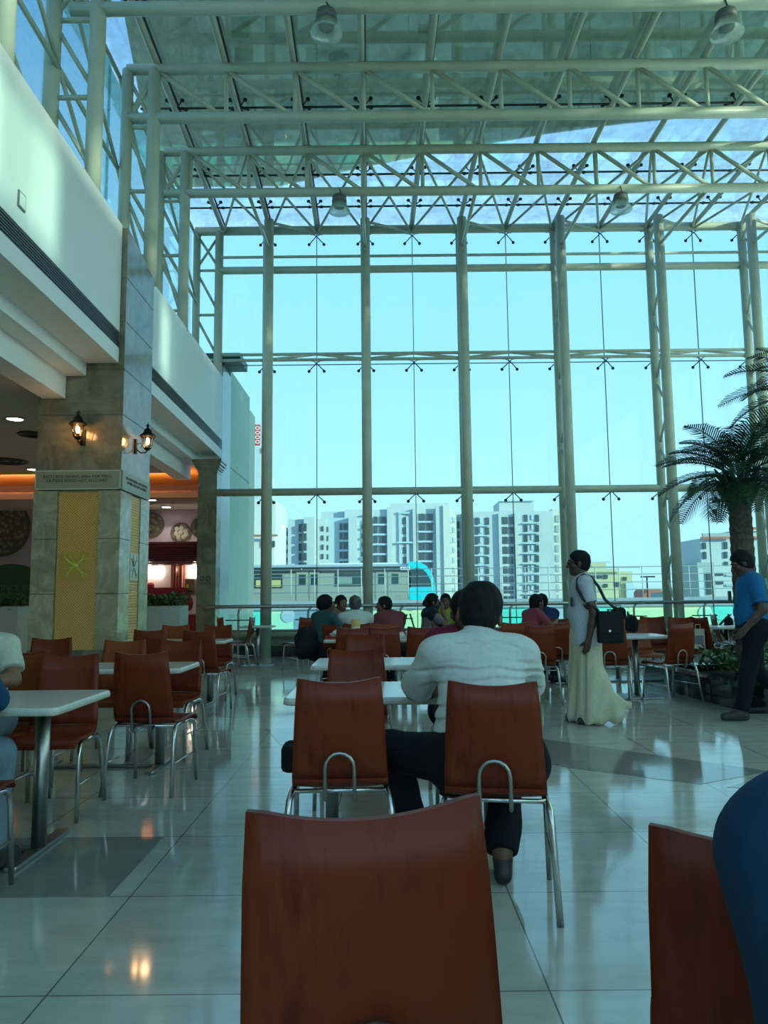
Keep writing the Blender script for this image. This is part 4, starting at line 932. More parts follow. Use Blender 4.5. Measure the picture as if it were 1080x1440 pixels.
_c = chair(1132, 1.12, -20, 'dark red-brown chair at the lower right, half hidden by a dark blue shoulder', v=1160); _c.rotation_euler.y = rad(-2.2)
chair(501, 5.05, 178, 'red-brown chair facing the viewer across the white-shirted man\'s table', v=912)
chair(513, 7.05, 176, 'chair facing the viewer behind the second middle table', v=897)
chair(495.5, 8.65, 1, 'left one of two chair backs in a row before the far group\'s table', v=886)
chair(539, 8.70, -2, 'right one of two chair backs in a row before the far group\'s table', v=885)
chair(595, 8.65, -3, 'chair back mostly hidden behind the white-shirted man\'s left shoulder', v=885)
chair(502, 9.95, 2, 'chair in which the bald man in white sits, by the far table', v=873)
chair(541, 9.9, -4, 'chair behind the maroon-shirted man leaning at the far table', 'wood_lit', v=879)
# left block
chair(98, 4.85, 184, 'chair facing the viewer behind the cream table at the left edge', v=922)
chair(24, 4.95, 176, 'orange-brown chair in which the cream-shirted person sits at the left edge', 'wood_lit', v=918)
chair(34, 5.25, -3, 'dark chair back between the cream-shirted person and the left table\'s chair', v=916)
chair(199, 4.98, -6, 'dark red chair with metal loop at the second left table, back to the viewer', v=916)
chair(254, 6.45, 174, 'chair at the right end of the second left table, half behind a loop-backed one', v=912)
chair(176, 6.50, 177, 'sunlit orange chair facing the viewer behind the second left table', 'wood_lit', v=901)
chair(73, 6.95, 183, 'chair facing the viewer in front of the marble pillar\'s foot, far left', v=902)
chair(211, 8.6, 1, 'left one of two chairs backing the viewer at the third left table', v=887)
chair(279.5, 8.35, -8, 'right one of two chairs backing the viewer at the third left table', v=887)
chair(307, 9.95, 178, 'chair at the right end of the third left table, facing the viewer', v=889)
chair(247, 10.05, 177, 'orange chair facing the viewer behind the third left table, before the planter', 'wood_lit', v=882)
chair(309, 14.0, -60, 'pale reflecting chair beside the slim marble pillar', v=880)
chair(355, 13.85, 84, 'chair seen from the side at the small table by the glass, facing left', v=882)
chair(433, 13.4, 42, 'turned-aside chair with shiny seat by the glass, left of the far group', v=873)
# right block
chair(759, 8.75, 7, 'chair back with metal loop right behind the white-shirted man\'s right shoulder', v=884)
chair(724, 9.75, -4, 'orange chair of the pink-dressed woman, beyond the white-shirted man', 'wood_lit', v=878)
chair(783, 9.55, 12, 'chair draped with pale papers left of the standing man', v=876)
chair(856, 8.75, -14, 'chair with loop right of the standing man\'s shoulder bag', v=882)
chair(958.5, 8.85, 20, 'chair with loop and visible seat right of the single-post table, near the planter', v=881)
chair(957, 11.2, 176, 'far chair with a paper bag on it behind the planter hedge', v=868)
chair(983, 11.1, -72, 'chair tilted sideways behind the hedge, its seat shining white', v=876)
chair(1003, 12.6, -100, 'brown chair carrying a black backpack, behind the hedge at the right', v=870)
chair(917, 11.6, 172, 'chair half hidden beyond the right tables, before the glass', v=872)
chair(893, 10.6, 178, 'orange chair on the far side of the right table', 'wood_lit', v=880)
# chairs of people (seat mostly hidden)
chair(463, 9.75, -55, 'chair of the woman in teal, a black bag hung on its back', v=880)
chair(748, 11.0, -100, 'chair of the woman in pink, beyond the orange chair', v=880)
chair(786, 11.3, 5, 'chair of the man in blue seen from behind, at the far glass', v=878)
chair(604, 11.0, -80, 'chair of the woman in a dark scarf, seen past the seated man', v=880)

chair(652, 5.05, 180, 'chair of the man in maroon, hidden behind the white-shirted man', v=912)

_o = dup(proto['wood'], (-1.87, 3.27, 0), rad(4), 'chair at the lower left edge, only its seat front and chrome legs in view'); _o['group'] = 'red-brown plywood dining chairs'
# ================================================================== tables
M['spec'] = P('table_edge_speckle', (.55, .55, .44), .3, var=(.40, .40, .32), scale=120, lo=.55, hi=.7)
def table(x0, x1, y0, y1, label, z=.75, posts=2, group='white rectangular dining tables'):
    cx, cy = (x0+x1)/2, (y0+y1)/2; w, d = x1-x0, y1-y0
    t = thing('dining_table', label, 'table', (cx, cy, 0), 0, group)
    tp_ = MB().rbox((0, 0, z-.019), (w, d, .038), .045, 5).build('tabletop', M['top'], t)
    MB().rbox((0, 0, z-.024), (w+.006, d+.006, .022), .048, 5).build('edge_band', M['spec'], tp_)
    for sx in ((-1, 1) if posts == 2 else (0,)):
        x = sx*(w/2-.22)
        p = MB().tube([(x, 0, .02), (x, 0, z-.04)], .036, 14).build('pedestal', M['steelpost'], t)
        MB().rbox((x, 0, z-.046), (.10, d*.7, .014), .01).build('top_plate', M['steel_dark'], p)
        MB().rbox((x, 0, .012), (.07, d*.85, .024), .02).build('base_bar', M['steelpost'], p)
    if posts == 2: MB().rbox((0, 0, .014), (w-.44, .05, .02), .01).build('base_bar', M['steelpost'], t)
    else: MB().rbox((0, 0, .010), (.55, .45, .02), .02).build('base_plate', M['steelpost'], t)
    return t
table(-.515, .775, 3.84, 4.55, 'white table with speckled edge at which the white-shirted man sits')
table(-.555, .75, 5.62, 6.33, 'second white table in the middle row, behind the first')
table(-.73, .56, 8.95, 9.65, 'third white table in the middle row, with red tray')
table(-1.05, .35, 10.45, 11.1, 'far white table of the group by the glass wall')
table(-2.85, -1.53, 3.58, 4.30, 'white table at the left edge with a bare forearm on it')
table(-2.78, -1.48, 5.52, 6.12, 'second table on the left, behind the loop-backed chair')
table(-3.15, -1.90, 8.98, 9.55, 'third table on the left, in front of the planter and pillar')
table(-2.66, -2.06, 13.85, 14.4, 'small single-post table by the glass wall, left', z=.74, posts=1)
table(2.72, 3.42, 9.05, 9.75, 'single-post table between the two loop-backed chairs on the right', posts=1)
table(3.05, 3.75, 10.9, 11.55, 'single-post table just behind the nearer right one', posts=1)
table(3.2, 4.6, 12.6, 13.2, 'far white table by the glass, beyond the right chairs', posts=2)
table(4.9, 5.6, 11.3, 11.9, 'small table behind the hedge at the right', posts=1)
table(1.25, 2.05, 10.2, 10.8, 'table of the woman in pink and the man in blue', posts=1)

# ================================================================== planters, hedge, palms
M['concrete'] = P('planter_concrete', (.36, .42, .38), .7, var=(.42, .47, .42), scale=5)
M['leaf'] = P('leaf_green', (.025, .075, .035), .5, var=(.05, .12, .05), scale=9); M['leaf2'] = P('shrub_green', (.05, .11, .045), .5, var=(.11, .20, .06), scale=14)
def foliage(mb, c, d, n, s):
    for i in range(n):
        x = c[0] + (random.random()-.5)*d[0]; y = c[1] + (random.random()-.5)*d[1]
        hump = .75 + .25*math.sin(x*9.3+y*7.1)
        z = c[2] + (random.random()-.5)*d[2]*hump
        a = random.random()*2*PI; t = random.random()*1.2-.2; L_ = s*(.6+.8*random.random()); w = L_*.28
        u = Vector((math.cos(a)*math.cos(t), math.sin(a)*math.cos(t), math.sin(t))); p = Vector((x, y, z)); sd = u.cross(Vector((0, 0, 1)))
        sd = sd.normalized() if sd.length > 1e-4 else Vector((1, 0, 0)); up = sd.cross(u)*.15*L_
        o = len(mb.v); mb.v += [tuple(p), tuple(p+u*L_*.5+sd*w+up), tuple(p+u*L_), tuple(p+u*L_*.5-sd*w+up)]; mb.f.append((o, o+1, o+2, o+3)); mb.sm.append(False)
    return mb
def box_planter(x0, x1, y0, y1, z, label):
    t = thing('planter_box', label, 'planter', ((x0+x1)/2, (y0+y1)/2, 0)); w, d = x1-x0, y1-y0
    mb = MB(); th = .05
    mb.bx((-w/2, -d/2, 0), (w/2, -d/2+th, z)); mb.bx((-w/2, d/2-th, 0), (w/2, d/2, z)); mb.bx((-w/2, -d/2+th, 0), (-w/2+th, d/2-th, z)); mb.bx((w/2-th, -d/2+th, 0), (w/2, d/2-th, z)); mb.build('box', M['concrete'], t)
    MB().bx((-w/2+th, -d/2+th, .02), (w/2-th, d/2-th, z-.06)).build('soil', P('soil', (.05, .04, .03), .9), t)
    f = foliage(MB(), (0, 0, z+.05), (w*.98, d*.95, .30), 900, .085).build('shrub_foliage', M['leaf2'], t); f['kind'] = 'stuff'
box_planter(-4.10, -3.48, 12.9, 13.45, 1.13, 'grey concrete planter box with green plants right of the marble pillar')
box_planter(-7.2, -6.24, 12.9, 13.45, 1.15, 'grey concrete planter box at the far left edge')
t = thing('granite_planter', 'low black granite planter with clipped hedge at the right', 'planter', (3.7, 8.0, 0))
px = [(.08, .02), (5.80, .02), (5.80, 2.65), (-.10, 2.65)]
def ring(px, th, z0, z1, mb):
    c = (3.0, 1.3); inn = [(p[0]+(c[0]-p[0])/abs(c[0]-p[0])*th, p[1]+(c[1]-p[1])/abs(c[1]-p[1])*th) for p in px]
    n = len(px)
    for i in range(n):
        j = (i+1) % n; mb.prism([px[i], px[j], inn[j], inn[i]], z0, z1)
    return inn
mb = MB(); inn = ring(px, .10, 0, .26, mb); mb.build('curb', M['granite'], t)
mb = MB(); ring([(.02, -.04), (5.85, -.04), (5.85, 2.70), (-.16, 2.70)], .30, .26, .285, mb); mb.build('ledge', M['granite'], t)
MB().prism(inn, .0, .20).build('soil', P('planter_soil', (.04, .035, .025), .9), t)
f = foliage(MB(), (2.95, 1.42, .37), (5.0, 1.9, .32), 6500, .10).build('hedge_foliage', M['leaf2'], t); f['kind'] = 'stuff'
# palms
M['trunk'] = P('palm_trunk', (.06, .05, .035), .9, var=(.13, .11, .08), scale=22, bump=.6); M['frond'] = P('palm_frond', (.015, .05, .028), .45, var=(.03, .085, .035), scale=5)
M['frond_pale'] = P('palm_frond_pale', (.10, .17, .05), .5)
def frond(az, el, L_, sag, seed, off):
    rnd = random.Random(seed); mb = MB(); pts = []
    for i in range(13):
        f = i/12; r = L_*f
        e_ = el - sag*f*f*1.0
        if i == 0: p = Vector(off); pts.append(p); continue
        st = L_/12; d = Vector((math.cos(az)*math.cos(el - sag*f), math.sin(az)*math.cos(el - sag*f), math.sin(el - sag*f)))
        pts.append(pts[-1] + d*st)
    mb.tube(pts, [.014*(1-.8*i/12) for i in range(13)], 5)
    side = Vector((-math.sin(az), math.cos(az), 0))
    n = 27
    for k in range(n):
        f = .14 + .86*k/(n-1); q = f*12; i = min(int(q), 11); p = pts[i].lerp(pts[i+1], q-i); d = (pts[i+1]-pts[i]).normalized()
        ll = L_*.36*math.sin(PI*min(1, .18+f*.80))**.8*(.9+.2*rnd.random()) + .03
        for sg in (-1, 1):
            up = side.cross(d)*sg
            nrm = d.cross(side); nrm = nrm if nrm.z > 0 else -nrm
            dir_ = (side*sg*.82 + d*.62 + nrm*.22).normalized(); tip = p + dir_*ll + Vector((0, 0, -.22*ll)); mid = p + dir_*ll*.5 + Vector((0, 0, .01)); w = d*.0095
            o = len(mb.v); mb.v += [tuple(p-w), tuple(p+w), tuple(mid+w*1.1), tuple(mid-w*1.1), tuple(tip)]; mb.f += [(o, o+1, o+2, o+3), (o+3, o+2, o+4)]; mb.sm += [False, False]
    return mb
def palm(x, y, z0, h, r0, L_, n, seed, label):
    rnd = random.Random(seed); t = thing('palm_tree', label, 'palm', (x, y, z0))
    prof = []
    for i in range(60):
        f = i/59; ridge = .10*((i % 3)/2.0); prof.append((r0*(1.0-.12*f+ridge*.6)*(1+.5*max(0, f-.88)*3), h*f))
    MB().lathe([(0, 0)] + prof + [(0, h)], (0, 0, 0), 16, smooth=False).build('trunk', M['trunk'], t)
    mb = MB()
    for k in range(26):
        a = k*2.399; z = h*(.90+.12*(k/26)); mb.tube([(r0*.8*math.cos(a), r0*.8*math.sin(a), z-.1), (r0*1.25*math.cos(a), r0*1.25*math.sin(a), z+.02), (r0*1.9*math.cos(a), r0*1.9*math.sin(a), z+.16)], [.035, .028, .012], 6)
    mb.build('frond_stubs', M['frond'], t)
    for k in range(n):
        az = k*2.399 + rnd.random()*.3; f = k/(n-1)
        el = rad(80) - rad(88)*f + rnd.uniform(-.1, .1)
        fr = frond(az, el, L_*(.8+.3*rnd.random()), rad(52) + rad(20)*rnd.random(), seed*100+k, (r0*.4*math.cos(az), r0*.4*math.sin(az), h-.02+.14*(1-f)))
        fr.build('frond', M['frond'], t)
    return t
palm(4.56, 9.6, .2, 2.50, .146, .98, 34, 3, 'palm with thick trunk behind the walking man, fronds spreading left')
palm(5.90, 10.15, .2, 3.75, .13, 1.1, 28, 5, 'taller palm at the right edge, its crown above the first palm')
# ================================================================== people: smooth blended bodies
V3 = lambda *a: np.array(a, float)
class Sdf:
    def __init__(s, lo, hi, h):
        s.lo = np.array(lo, float); s.h = h; s.n = np.ceil((np.array(hi)-s.lo)/h).astype(int) + 1
        s.F = np.full(s.n, 1.0, np.float32)
    def _win(s, lo, hi, pad):
        a = np.maximum(np.floor((np.array(lo)-pad-s.lo)/s.h).astype(int), 0); b = np.minimum(np.ceil((np.array(hi)+pad-s.lo)/s.h).astype(int)+1, s.n)
        if np.any(b <= a): return None, None
        sl = tuple(slice(a[i], b[i]) for i in range(3))
        ax = [(s.lo[i] + s.h*np.arange(a[i], b[i])).astype(np.float32) for i in range(3)]
        X, Y, Z = np.meshgrid(*ax, indexing='ij'); return sl, (X, Y, Z)
    def _mix(s, sl, d, k, mode):
        A = s.F[sl]
        if mode == 'sub': s.F[sl] = np.maximum(A, -d); return
        if k <= 0: s.F[sl] = np.minimum(A, d); return
        h = np.maximum(k - np.abs(A-d), 0)/k; s.F[sl] = np.minimum(A, d) - h*h*k*.25
    def cap(s, a, b, ra, rb, k=.02, sq=None, mode='add'):
        a = np.array(a, float); b = np.array(b, float); R = max(ra, rb)*(1.0 if sq is None else max(1, sq[1]))
        sl, g = s._win(np.minimum(a, b)-R, np.maximum(a, b)+R, k+3*s.h)
        if sl is None: return s
        ba = b-a; L2 = max(float(ba @ ba), 1e-9); P_ = [g[i]-a[i] for i in range(3)]
        t = np.clip((P_[0]*ba[0]+P_[1]*ba[1]+P_[2]*ba[2])/L2, 0, 1); q = [P_[i]-t*ba[i] for i in range(3)]
        if sq is not None:
            nv, f = sq; nv = np.array(nv, float); dn = q[0]*nv[0]+q[1]*nv[1]+q[2]*nv[2]
            q = [q[i] + nv[i]*dn*(1/f-1) for i in range(3)]
        d = np.sqrt(q[0]**2+q[1]**2+q[2]**2) - (ra+(rb-ra)*t)
        s._mix(sl, d, k, mode); return s
    def ell(s, c, r, R=None, k=.02, mode='add'):
        c = np.array(c, float); r = np.array(r, float); m = float(r.max())
        sl, g = s._win(c-m, c+m, k+3*s.h)
        if sl is None: return s
        P_ = [g[i]-c[i] for i in range(3)]
        if R is not None: R = np.array(R); P_ = [R[0][i]*P_[0]+R[1][i]*P_[1]+R[2][i]*P_[2] for i in range(3)]
        k0 = np.sqrt((P_[0]/r[0])**2+(P_[1]/r[1])**2+(P_[2]/r[2])**2); k1 = np.sqrt((P_[0]/r[0]**2)**2+(P_[1]/r[1]**2)**2+(P_[2]/r[2]**2)**2)
        d = k0*(k0-1)/np.maximum(k1, 1e-6); s._mix(sl, d.astype(np.float32), k, mode); return s
    def grid(s):
        ax = [(s.lo[i] + s.h*np.arange(s.n[i])).astype(np.float32) for i in range(3)]
        return np.meshgrid(*ax, indexing='ij')
    def cut(s, p, n):                       # keep the side against n
        X, Y, Z = s.grid(); n = np.array(n, float); n /= np.linalg.norm(n)
        d = (X-p[0])*n[0]+(Y-p[1])*n[1]+(Z-p[2])*n[2]; s.F = np.maximum(s.F, d); return s
    def wrinkle(s, amp, fr, seed=0, ph=0.0):
        X, Y, Z = s.grid(); r = np.random.RandomState(seed); D = np.zeros_like(X)
        for i in range(4):
            v = r.normal(size=3); v[2] *= 1.8; v /= np.linalg.norm(v); f = fr*(.7+.5*r.rand()); w = 2.2*np.sin(5*X+i)+1.7*np.sin(6*Z+2*i)
            D += np.sin(f*(v[0]*X+v[1]*Y+v[2]*Z) + w + r.rand()*6)
        s.F = s.F + amp*.35*D; return s
    def mesh(s):
        F = s.F; n = s.n; h = s.h
        F[0], F[-1], F[:, 0], F[:, -1], F[:, :, 0], F[:, :, -1] = [np.maximum(F_, .5*h) for F_ in (F[0], F[-1], F[:, 0], F[:, -1], F[:, :, 0], F[:, :, -1])]
        neg = F < 0; cs = [(i, j, k) for i in (0, 1) for j in (0, 1) for k in (0, 1)]
        c = n-1; cnt = np.zeros(c, np.int8)
        for (i, j, k) in cs: cnt += neg[i:i+c[0], j:j+c[1], k:k+c[2]]
        act = (cnt > 0) & (cnt < 8); idx = -np.ones(c, np.int64); I = np.argwhere(act); idx[act] = np.arange(len(I))
        acc = np.zeros((len(I), 3)); num = np.zeros(len(I))
        for e0 in cs:
            for ax in range(3):
                if e0[ax]: continue
                e1 = list(e0); e1[ax] = 1
                a = F[I[:, 0]+e0[0], I[:, 1]+e0[1], I[:, 2]+e0[2]]; b = F[I[:, 0]+e1[0], I[:, 1]+e1[1], I[:, 2]+e1[2]]
                x = (a < 0) != (b < 0); t = np.where(x, a/np.where(x, a-b, 1), 0); p = np.tile(np.array(e0, float), (len(I), 1)); p[:, ax] += t
                acc[x] += p[x]; num[x] += 1
        V = (I + acc/num[:, None])*h + s.lo; Q = []
        for ax in range(3):
            o = [(ax+1) % 3, (ax+2) % 3]
            sa = [slice(1, n[i]-1) for i in range(3)]; sb = list(sa); sa[ax] = slice(0, n[ax]-1); sb[ax] = slice(1, n[ax])
            A = neg[tuple(sa)]; B = neg[tuple(sb)]; E = np.argwhere(A != B)
            if not len(E): continue
            fl = A[E[:, 0], E[:, 1], E[:, 2]]; base = E.copy()
            for i in o: base[:, i] += 1
            def at(d0, d1):
                q = base.copy(); q[:, o[0]] -= d0; q[:, o[1]] -= d1; return idx[q[:, 0], q[:, 1], q[:, 2]]
            q = np.stack([at(1, 1), at(0, 1), at(0, 0), at(1, 0)], 1); q[~fl] = q[~fl][:, ::-1]; Q.append(q)
        return V, np.concatenate(Q) if Q else np.zeros((0, 4), int)
    def build(s, name, mat, parent):
        V, Q = s.mesh(); me = bpy.data.meshes.new(name)
        # light smoothing
        if len(Q):
            E = np.concatenate([Q[:, [0, 1]], Q[:, [1, 2]], Q[:, [2, 3]], Q[:, [3, 0]]]); deg = np.bincount(E.ravel(), minlength=len(V))[:, None]
            for it in range(2):
                A = np.zeros_like(V); np.add.at(A, E[:, 0], V[E[:, 1]]); np.add.at(A, E[:, 1], V[E[:, 0]]); V = V*.55 + .45*A/np.maximum(deg, 1)
        me.from_pydata(V.tolist(), [], Q.tolist()); me.validate(); me.polygons.foreach_set('use_smooth', [True]*len(me.polygons)); me.materials.append(mat); me.update()
        o = bpy.data.objects.new(name, me); COL.objects.link(o)
        if parent: o.parent = parent
        return o
def rotm(yaw=0, pitch=0, roll=0):             # columns are the head's right, forward, up
    return np.array((Matrix.Rotation(yaw, 3, 'Z') @ Matrix.Rotation(pitch, 3, 'X') @ Matrix.Rotation(roll, 3, 'Y')))
def nrm(v): v = np.array(v, float); return v/max(np.linalg.norm(v), 1e-9)
def head_sdf(F, hd, R, w=1.0, face=True, beard=False):
    P_ = lambda x, y, z: hd + R @ V3(x, y, z)*w
    F.ell(P_(0, -.014, .034), V3(.074, .094, .084)*w, R, .02); F.ell(P_(0, .022, -.045), V3(.056, .066, .072)*w, R, .03)
    F.ell(P_(0, .062, -.092), V3(.026, .024, .020)*w, R, .02)
    if face:
        F.cap(P_(0, .083, .016), P_(0, .110, -.024), .009*w, .014*w, .012); F.ell(P_(.013, .096, -.028), V3(.009, .010, .008)*w, R, .008); F.ell(P_(-.013, .096, -.028), V3(.009, .010, .008)*w, R, .008)
        F.cap(P_(-.045, .070, .030), P_(.045, .070, .030), .012*w, .012*w, .02)
        F.ell(P_(0, .082, -.056), V3(.024, .010, .007)*w, R, .008); F.ell(P_(0, .080, -.068), V3(.020, .010, .007)*w, R, .008)
        for sx in (-1, 1):
            F.ell(P_(sx*.031, .092, .012), V3(.014, .010, .009)*w, R, 0, 'sub'); F.ell(P_(sx*.045, .058, -.018), V3(.022, .024, .02)*w, R, .02)
    for sx in (-1, 1): F.ell(P_(sx*.078, -.006, -.006), V3(.011, .021, .032)*w, R, .008)
def hand_sdf(F, wr, d, pn, thumb, curl=.6, w=1.0, spread=1.0):
    """wr wrist, d pointing along the palm, pn out of the palm's inside, thumb = side the thumb is on"""
    d = nrm(d); pn = nrm(pn - d*np.dot(pn, d)); sd = nrm(np.cross(d, pn)); sd = sd if np.dot(sd, thumb) > 0 else -sd
    F.cap(wr, wr+d*.03*w, .026*w, .027*w, .02, (pn, .68)); 
    for o, l in ((.024, .080), (.008, .085), (-.009, .082), (-.025, .074)): F.cap(wr+d*.025*w+sd*o*.7*w, wr+d*l*w+sd*o*w, .0145*w, .0125*w, .014)
    for o, l, seg_ in ((.026, .080, (.036, .022, .018)), (.009, .086, (.040, .026, .019)), (-.009, .083, (.037, .024, .018)), (-.026, .074, (.029, .018, .016))):
        p = wr + d*l*w + sd*o*w; a = curl*.5; dd = d*math.cos(a)+pn*math.sin(a) + sd*o*3*spread; dd = nrm(dd); r = .0092
        for L_ in seg_:
            q = p + dd*L_*w; F.cap(p, q, r*w, (r-.0007)*w, .004); p = q; a += curl; dd = nrm(d*math.cos(a)+pn*math.sin(a) + sd*o*2*spread); r -= .0007
    p = wr + d*.028*w + sd*.020*w; dd = nrm(d*.62+sd*.72+pn*.28); q = p+dd*.040*w; F.cap(p, q, .0135*w, .0115*w, .010); r_ = q+nrm(dd*.6+d*.7+pn*.2)*.030*w; F.cap(q, r_, .0112*w, .0095*w, .004)

SKIN = {}
def skin(name, c):
    if name not in SKIN: SKIN[name] = P('skin_'+name, c, .5, var=tuple(x*.82 for x in c), scale=14)
    return SKIN[name]
def cloth(name, c, var=None, scale=40, rough=.85): return P('cloth_'+name, c, rough, spec=.2, var=var or tuple(x*.86 for x in c), scale=scale)
HAIR = P('black_hair', (.006, .006, .006), .75, spec=.2, var=(.012, .011, .010), scale=90)
HAIRG = P('greying_hair', (.03, .03, .03), .5, var=(.10, .10, .10), scale=80)
EYEW = P('eye_white', (.30, .27, .25), .4); MOUTH = P('lips', (.10, .03, .028), .5); EYEB = P('eye_iris', (.02, .012, .01), .2)
SOLE = P('shoe_sole', (.05, .045, .04), .7)
def person(label, loc, yaw, J, skinc, shirt, trousers, h=.011, w=1.0, belly=0.0, sleeve=.55, creases=None, collar_up=.022, sleeve_to='elbow', hair=HAIR, hairstyle='short', face=True, hem=None, hands=True,
           shoe=None, legs=True, wr_amp=.004, collar=True, headw=1.0, curl=(.6, .6), palm=None, group=None, girth=1.0, eyes=True, long_sleeve=False, hair_back=0.0, cat='person', open_hem=0.0):
    J = {k: np.array(v, float) for k, v in J.items() if k not in ('hyaw', 'hpitch', 'hroll')} | {k: J[k] for k in ('hyaw', 'hpitch', 'hroll') if k in J}
    t = thing('person', label, cat, loc, yaw, group)
    R = rotm(J.get('hyaw', 0), J.get('hpitch', 0), J.get('hroll', 0)); hd = J['hd']
    pts = np.array([v for k, v in J.items() if k not in ('hyaw', 'hpitch', 'hroll')]); lo = pts.min(0)-.26; hi = pts.max(0)+.24
    pel, ch, nk = J['pel'], J['ch'], J['nk']; up = nrm(ch-pel); side = nrm(J['shR']-J['shL']); fwd = nrm(np.cross(up, side)); fwd = fwd
    G = girth
    def torso(F, e, k=.06):
        F.cap(pel, pel*.45+ch*.55, .145*G+e, .135*G+e, k, (fwd, .74)); F.cap(pel*.5+ch*.5, ch, .14*G+e, .150*G+e, k, (fwd, .74))
        F.cap(J['shL']*.82+J['shR']*.18, J['shR']*.82+J['shL']*.18, .072*G+e, .072*G+e, .07); F.cap(ch, nk-up*.03, .11*G+e, .070+e, .07, (fwd, .8))
        if belly: F.ell(pel*.62+ch*.38+fwd*belly*.6, V3(.145*G+e, .10+belly*.6+e, .17+e), None, .06)
    # body
    F = Sdf(lo, hi, h); torso(F, -.012)
    F.cap(nk-up*.02, hd+R @ V3(0, -.02, -.05), .056*headw, .054*headw, .03); head_sdf(F, hd, R, headw, face)
    for s_ in 'LR':
        sh, el, wrs = J['sh'+s_], J['el'+s_], J['wr'+s_]
        F.cap(sh, el, .050*w, .040*w, .03); F.cap(el, el*.6+wrs*.4, .040*w, .038*w, .02); F.cap(el*.6+wrs*.4, wrs, .038*w, .026*w, .02)
        if hands:
            d = J.get('hd'+s_, wrs-el); pn = J.get('pn'+s_, side*(1 if s_ == 'L' else -1)); th = J.get('th'+s_, fwd)
            hand_sdf(F, wrs, d, pn, th, curl[0 if s_ == 'L' else 1])
        if legs:
            hp, kn, an = J['hip'+s_], J['kn'+s_], J['an'+s_]
            F.cap(hp, kn, .082*w, .055*w, .05); F.cap(kn, kn*.62+an*.38, .054*w, .056*w, .02); F.cap(kn*.62+an*.38, an, .055*w, .036*w, .02)
            to = J['to'+s_]; F.cap(an, an*.4+to*.6, .036, .034, .02); F.cap(an-V3(0, 0, .03), to, .032, .028, .02)
    F.build('body', skinc, t)
    # hair
    if hair is not None:
        m = .30; F = Sdf(hd-m if hairstyle in ('bun', 'long') else hd-.16, hd+.17, min(h, .009)); P_ = lambda x, y, z: hd + R @ V3(x, y, z)*headw
        F.ell(P_(0, -.020, .040), V3(.087, .106, .100)*headw, R, .02)
        F.ell(P_(0, -.048, -.022), V3(.070, .064, .066)*headw, R, .03)
        if hairstyle == 'bald':
            F.ell(P_(0, .02, .075), V3(.072, .10, .075)*headw, R, 0, 'sub')
        F.ell(P_(0, .118, -.012), V3(.125, .088, .098)*headw, R, 0, 'sub')       # face opening
        F.ell(P_(0, .06, -.085), V3(.10, .075, .075)*headw, R, 0, 'sub')
        for sx in (-1, 1): F.ell(P_(sx*.085, .0, -.012), V3(.016, .028, .036)*headw, R, 0, 'sub')
        F.cut(P_(0, -.03, -.068+hair_back), R @ V3(0, .25, -1))
        if hairstyle == 'long':
            F.cap(P_(0, -.07, .02), P_(0, -.10, -.16), .062*headw, .050, .03, (R @ V3(0, 1, 0), .6)); F.cap(P_(0, -.09, -.14), P_(.02, -.11, -.24), .048, .030, .03)
        if hairstyle == 'bun': F.ell(P_(0, -.115, -.01), V3(.05, .045, .05), R, .03)
        if hairstyle == 'big': F.ell(P_(0, -.035, .02), V3(.098, .108, .105), R, .03); F.ell(P_(0, .115, -.02), V3(.085, .085, .085)*headw, R, 0, 'sub')
        F.wrinkle(.0035, 120, 3); F.build('hair', hair, t)
    if face and eyes:
        MB().tube([tuple(hd + R @ V3(x, y, -.062 + (.002 if abs(x) > .02 else 0))*headw) for x, y in ((-.024, .0845), (-.012, .0905), (0, .0925), (.012, .0905), (.024, .0845))], [.0015, .0035, .0038, .0035, .0015], 6).build('mouth', MOUTH, t)
        for sx in (-1, 1):
            p = hd + R @ V3(sx*.031, .0735, .012)*headw; e_ = MB().ball(p, (.0125*headw, .0115*headw, .0048*headw), 10, 8).build('eye', EYEW, t); q = hd + R @ V3(sx*.031, .082, .012)*headw; MB().ball(q, (.0052*headw, .005*headw, .0046*headw), 8, 6).build('iris', EYEB, e_)
            a = hd + R @ V3(sx*.016, .088, .034)*headw; b = hd + R @ V3(sx*.048, .076, .034)*headw; MB().tube([a, (a+b)/2+R @ V3(0, .004, .005), b], [.004, .005, .003], 6).build('eyebrow', hair or HAIR, t)
    # shirt
    hz = hem if hem is not None else pel[2]-.07
    F = Sdf(lo, hi, h); torso(F, .012)
    if hem is not None and hem < pel[2]-.05: F.cap(pel-V3(.05, 0, .0), (pel[0]-.05, pel[1], hem-.05), .115*G+.014, .118*G+.014+open_hem, .05, (V3(0, 1, 0), .9)); F.cap(pel+V3(.05, 0, 0), (pel[0]+.05, pel[1], hem-.05), .115*G+.014, .118*G+.014+open_hem, .05, (V3(0, 1, 0), .9))
    F.cut(V3(0, 0, hz), V3(0, 0, -1))
    F2 = F
    for s_ in 'LR':
        sh, el, wrs = J['sh'+s_], J['el'+s_], J['wr'+s_]
        if long_sleeve:
            F.cap(sh, el, .064*w, .054*w, .04); F.cap(el, el*.12+wrs*.88, .054*w, .038*w, .02)
        else:
            e2 = sh*(1-sleeve)+el*sleeve; F.cap(sh, e2, .066*w, .060*w+.004, .045); ax = nrm(el-sh)
            X, Y, Z = F.grid(); d = (X-e2[0])*ax[0]+(Y-e2[1])*ax[1]+(Z-e2[2])*ax[2]; rr = np.sqrt((X-e2[0])**2+(Y-e2[1])**2+(Z-e2[2])**2)
            F.F = np.where(rr < .10, np.maximum(F.F, d), F.F)
    if collar:
        F.cap(nk-up*.045+R @ V3(0, -.004, 0), nk+up*collar_up, .078, .066, .015)
    F.wrinkle(wr_amp, 34, 5)
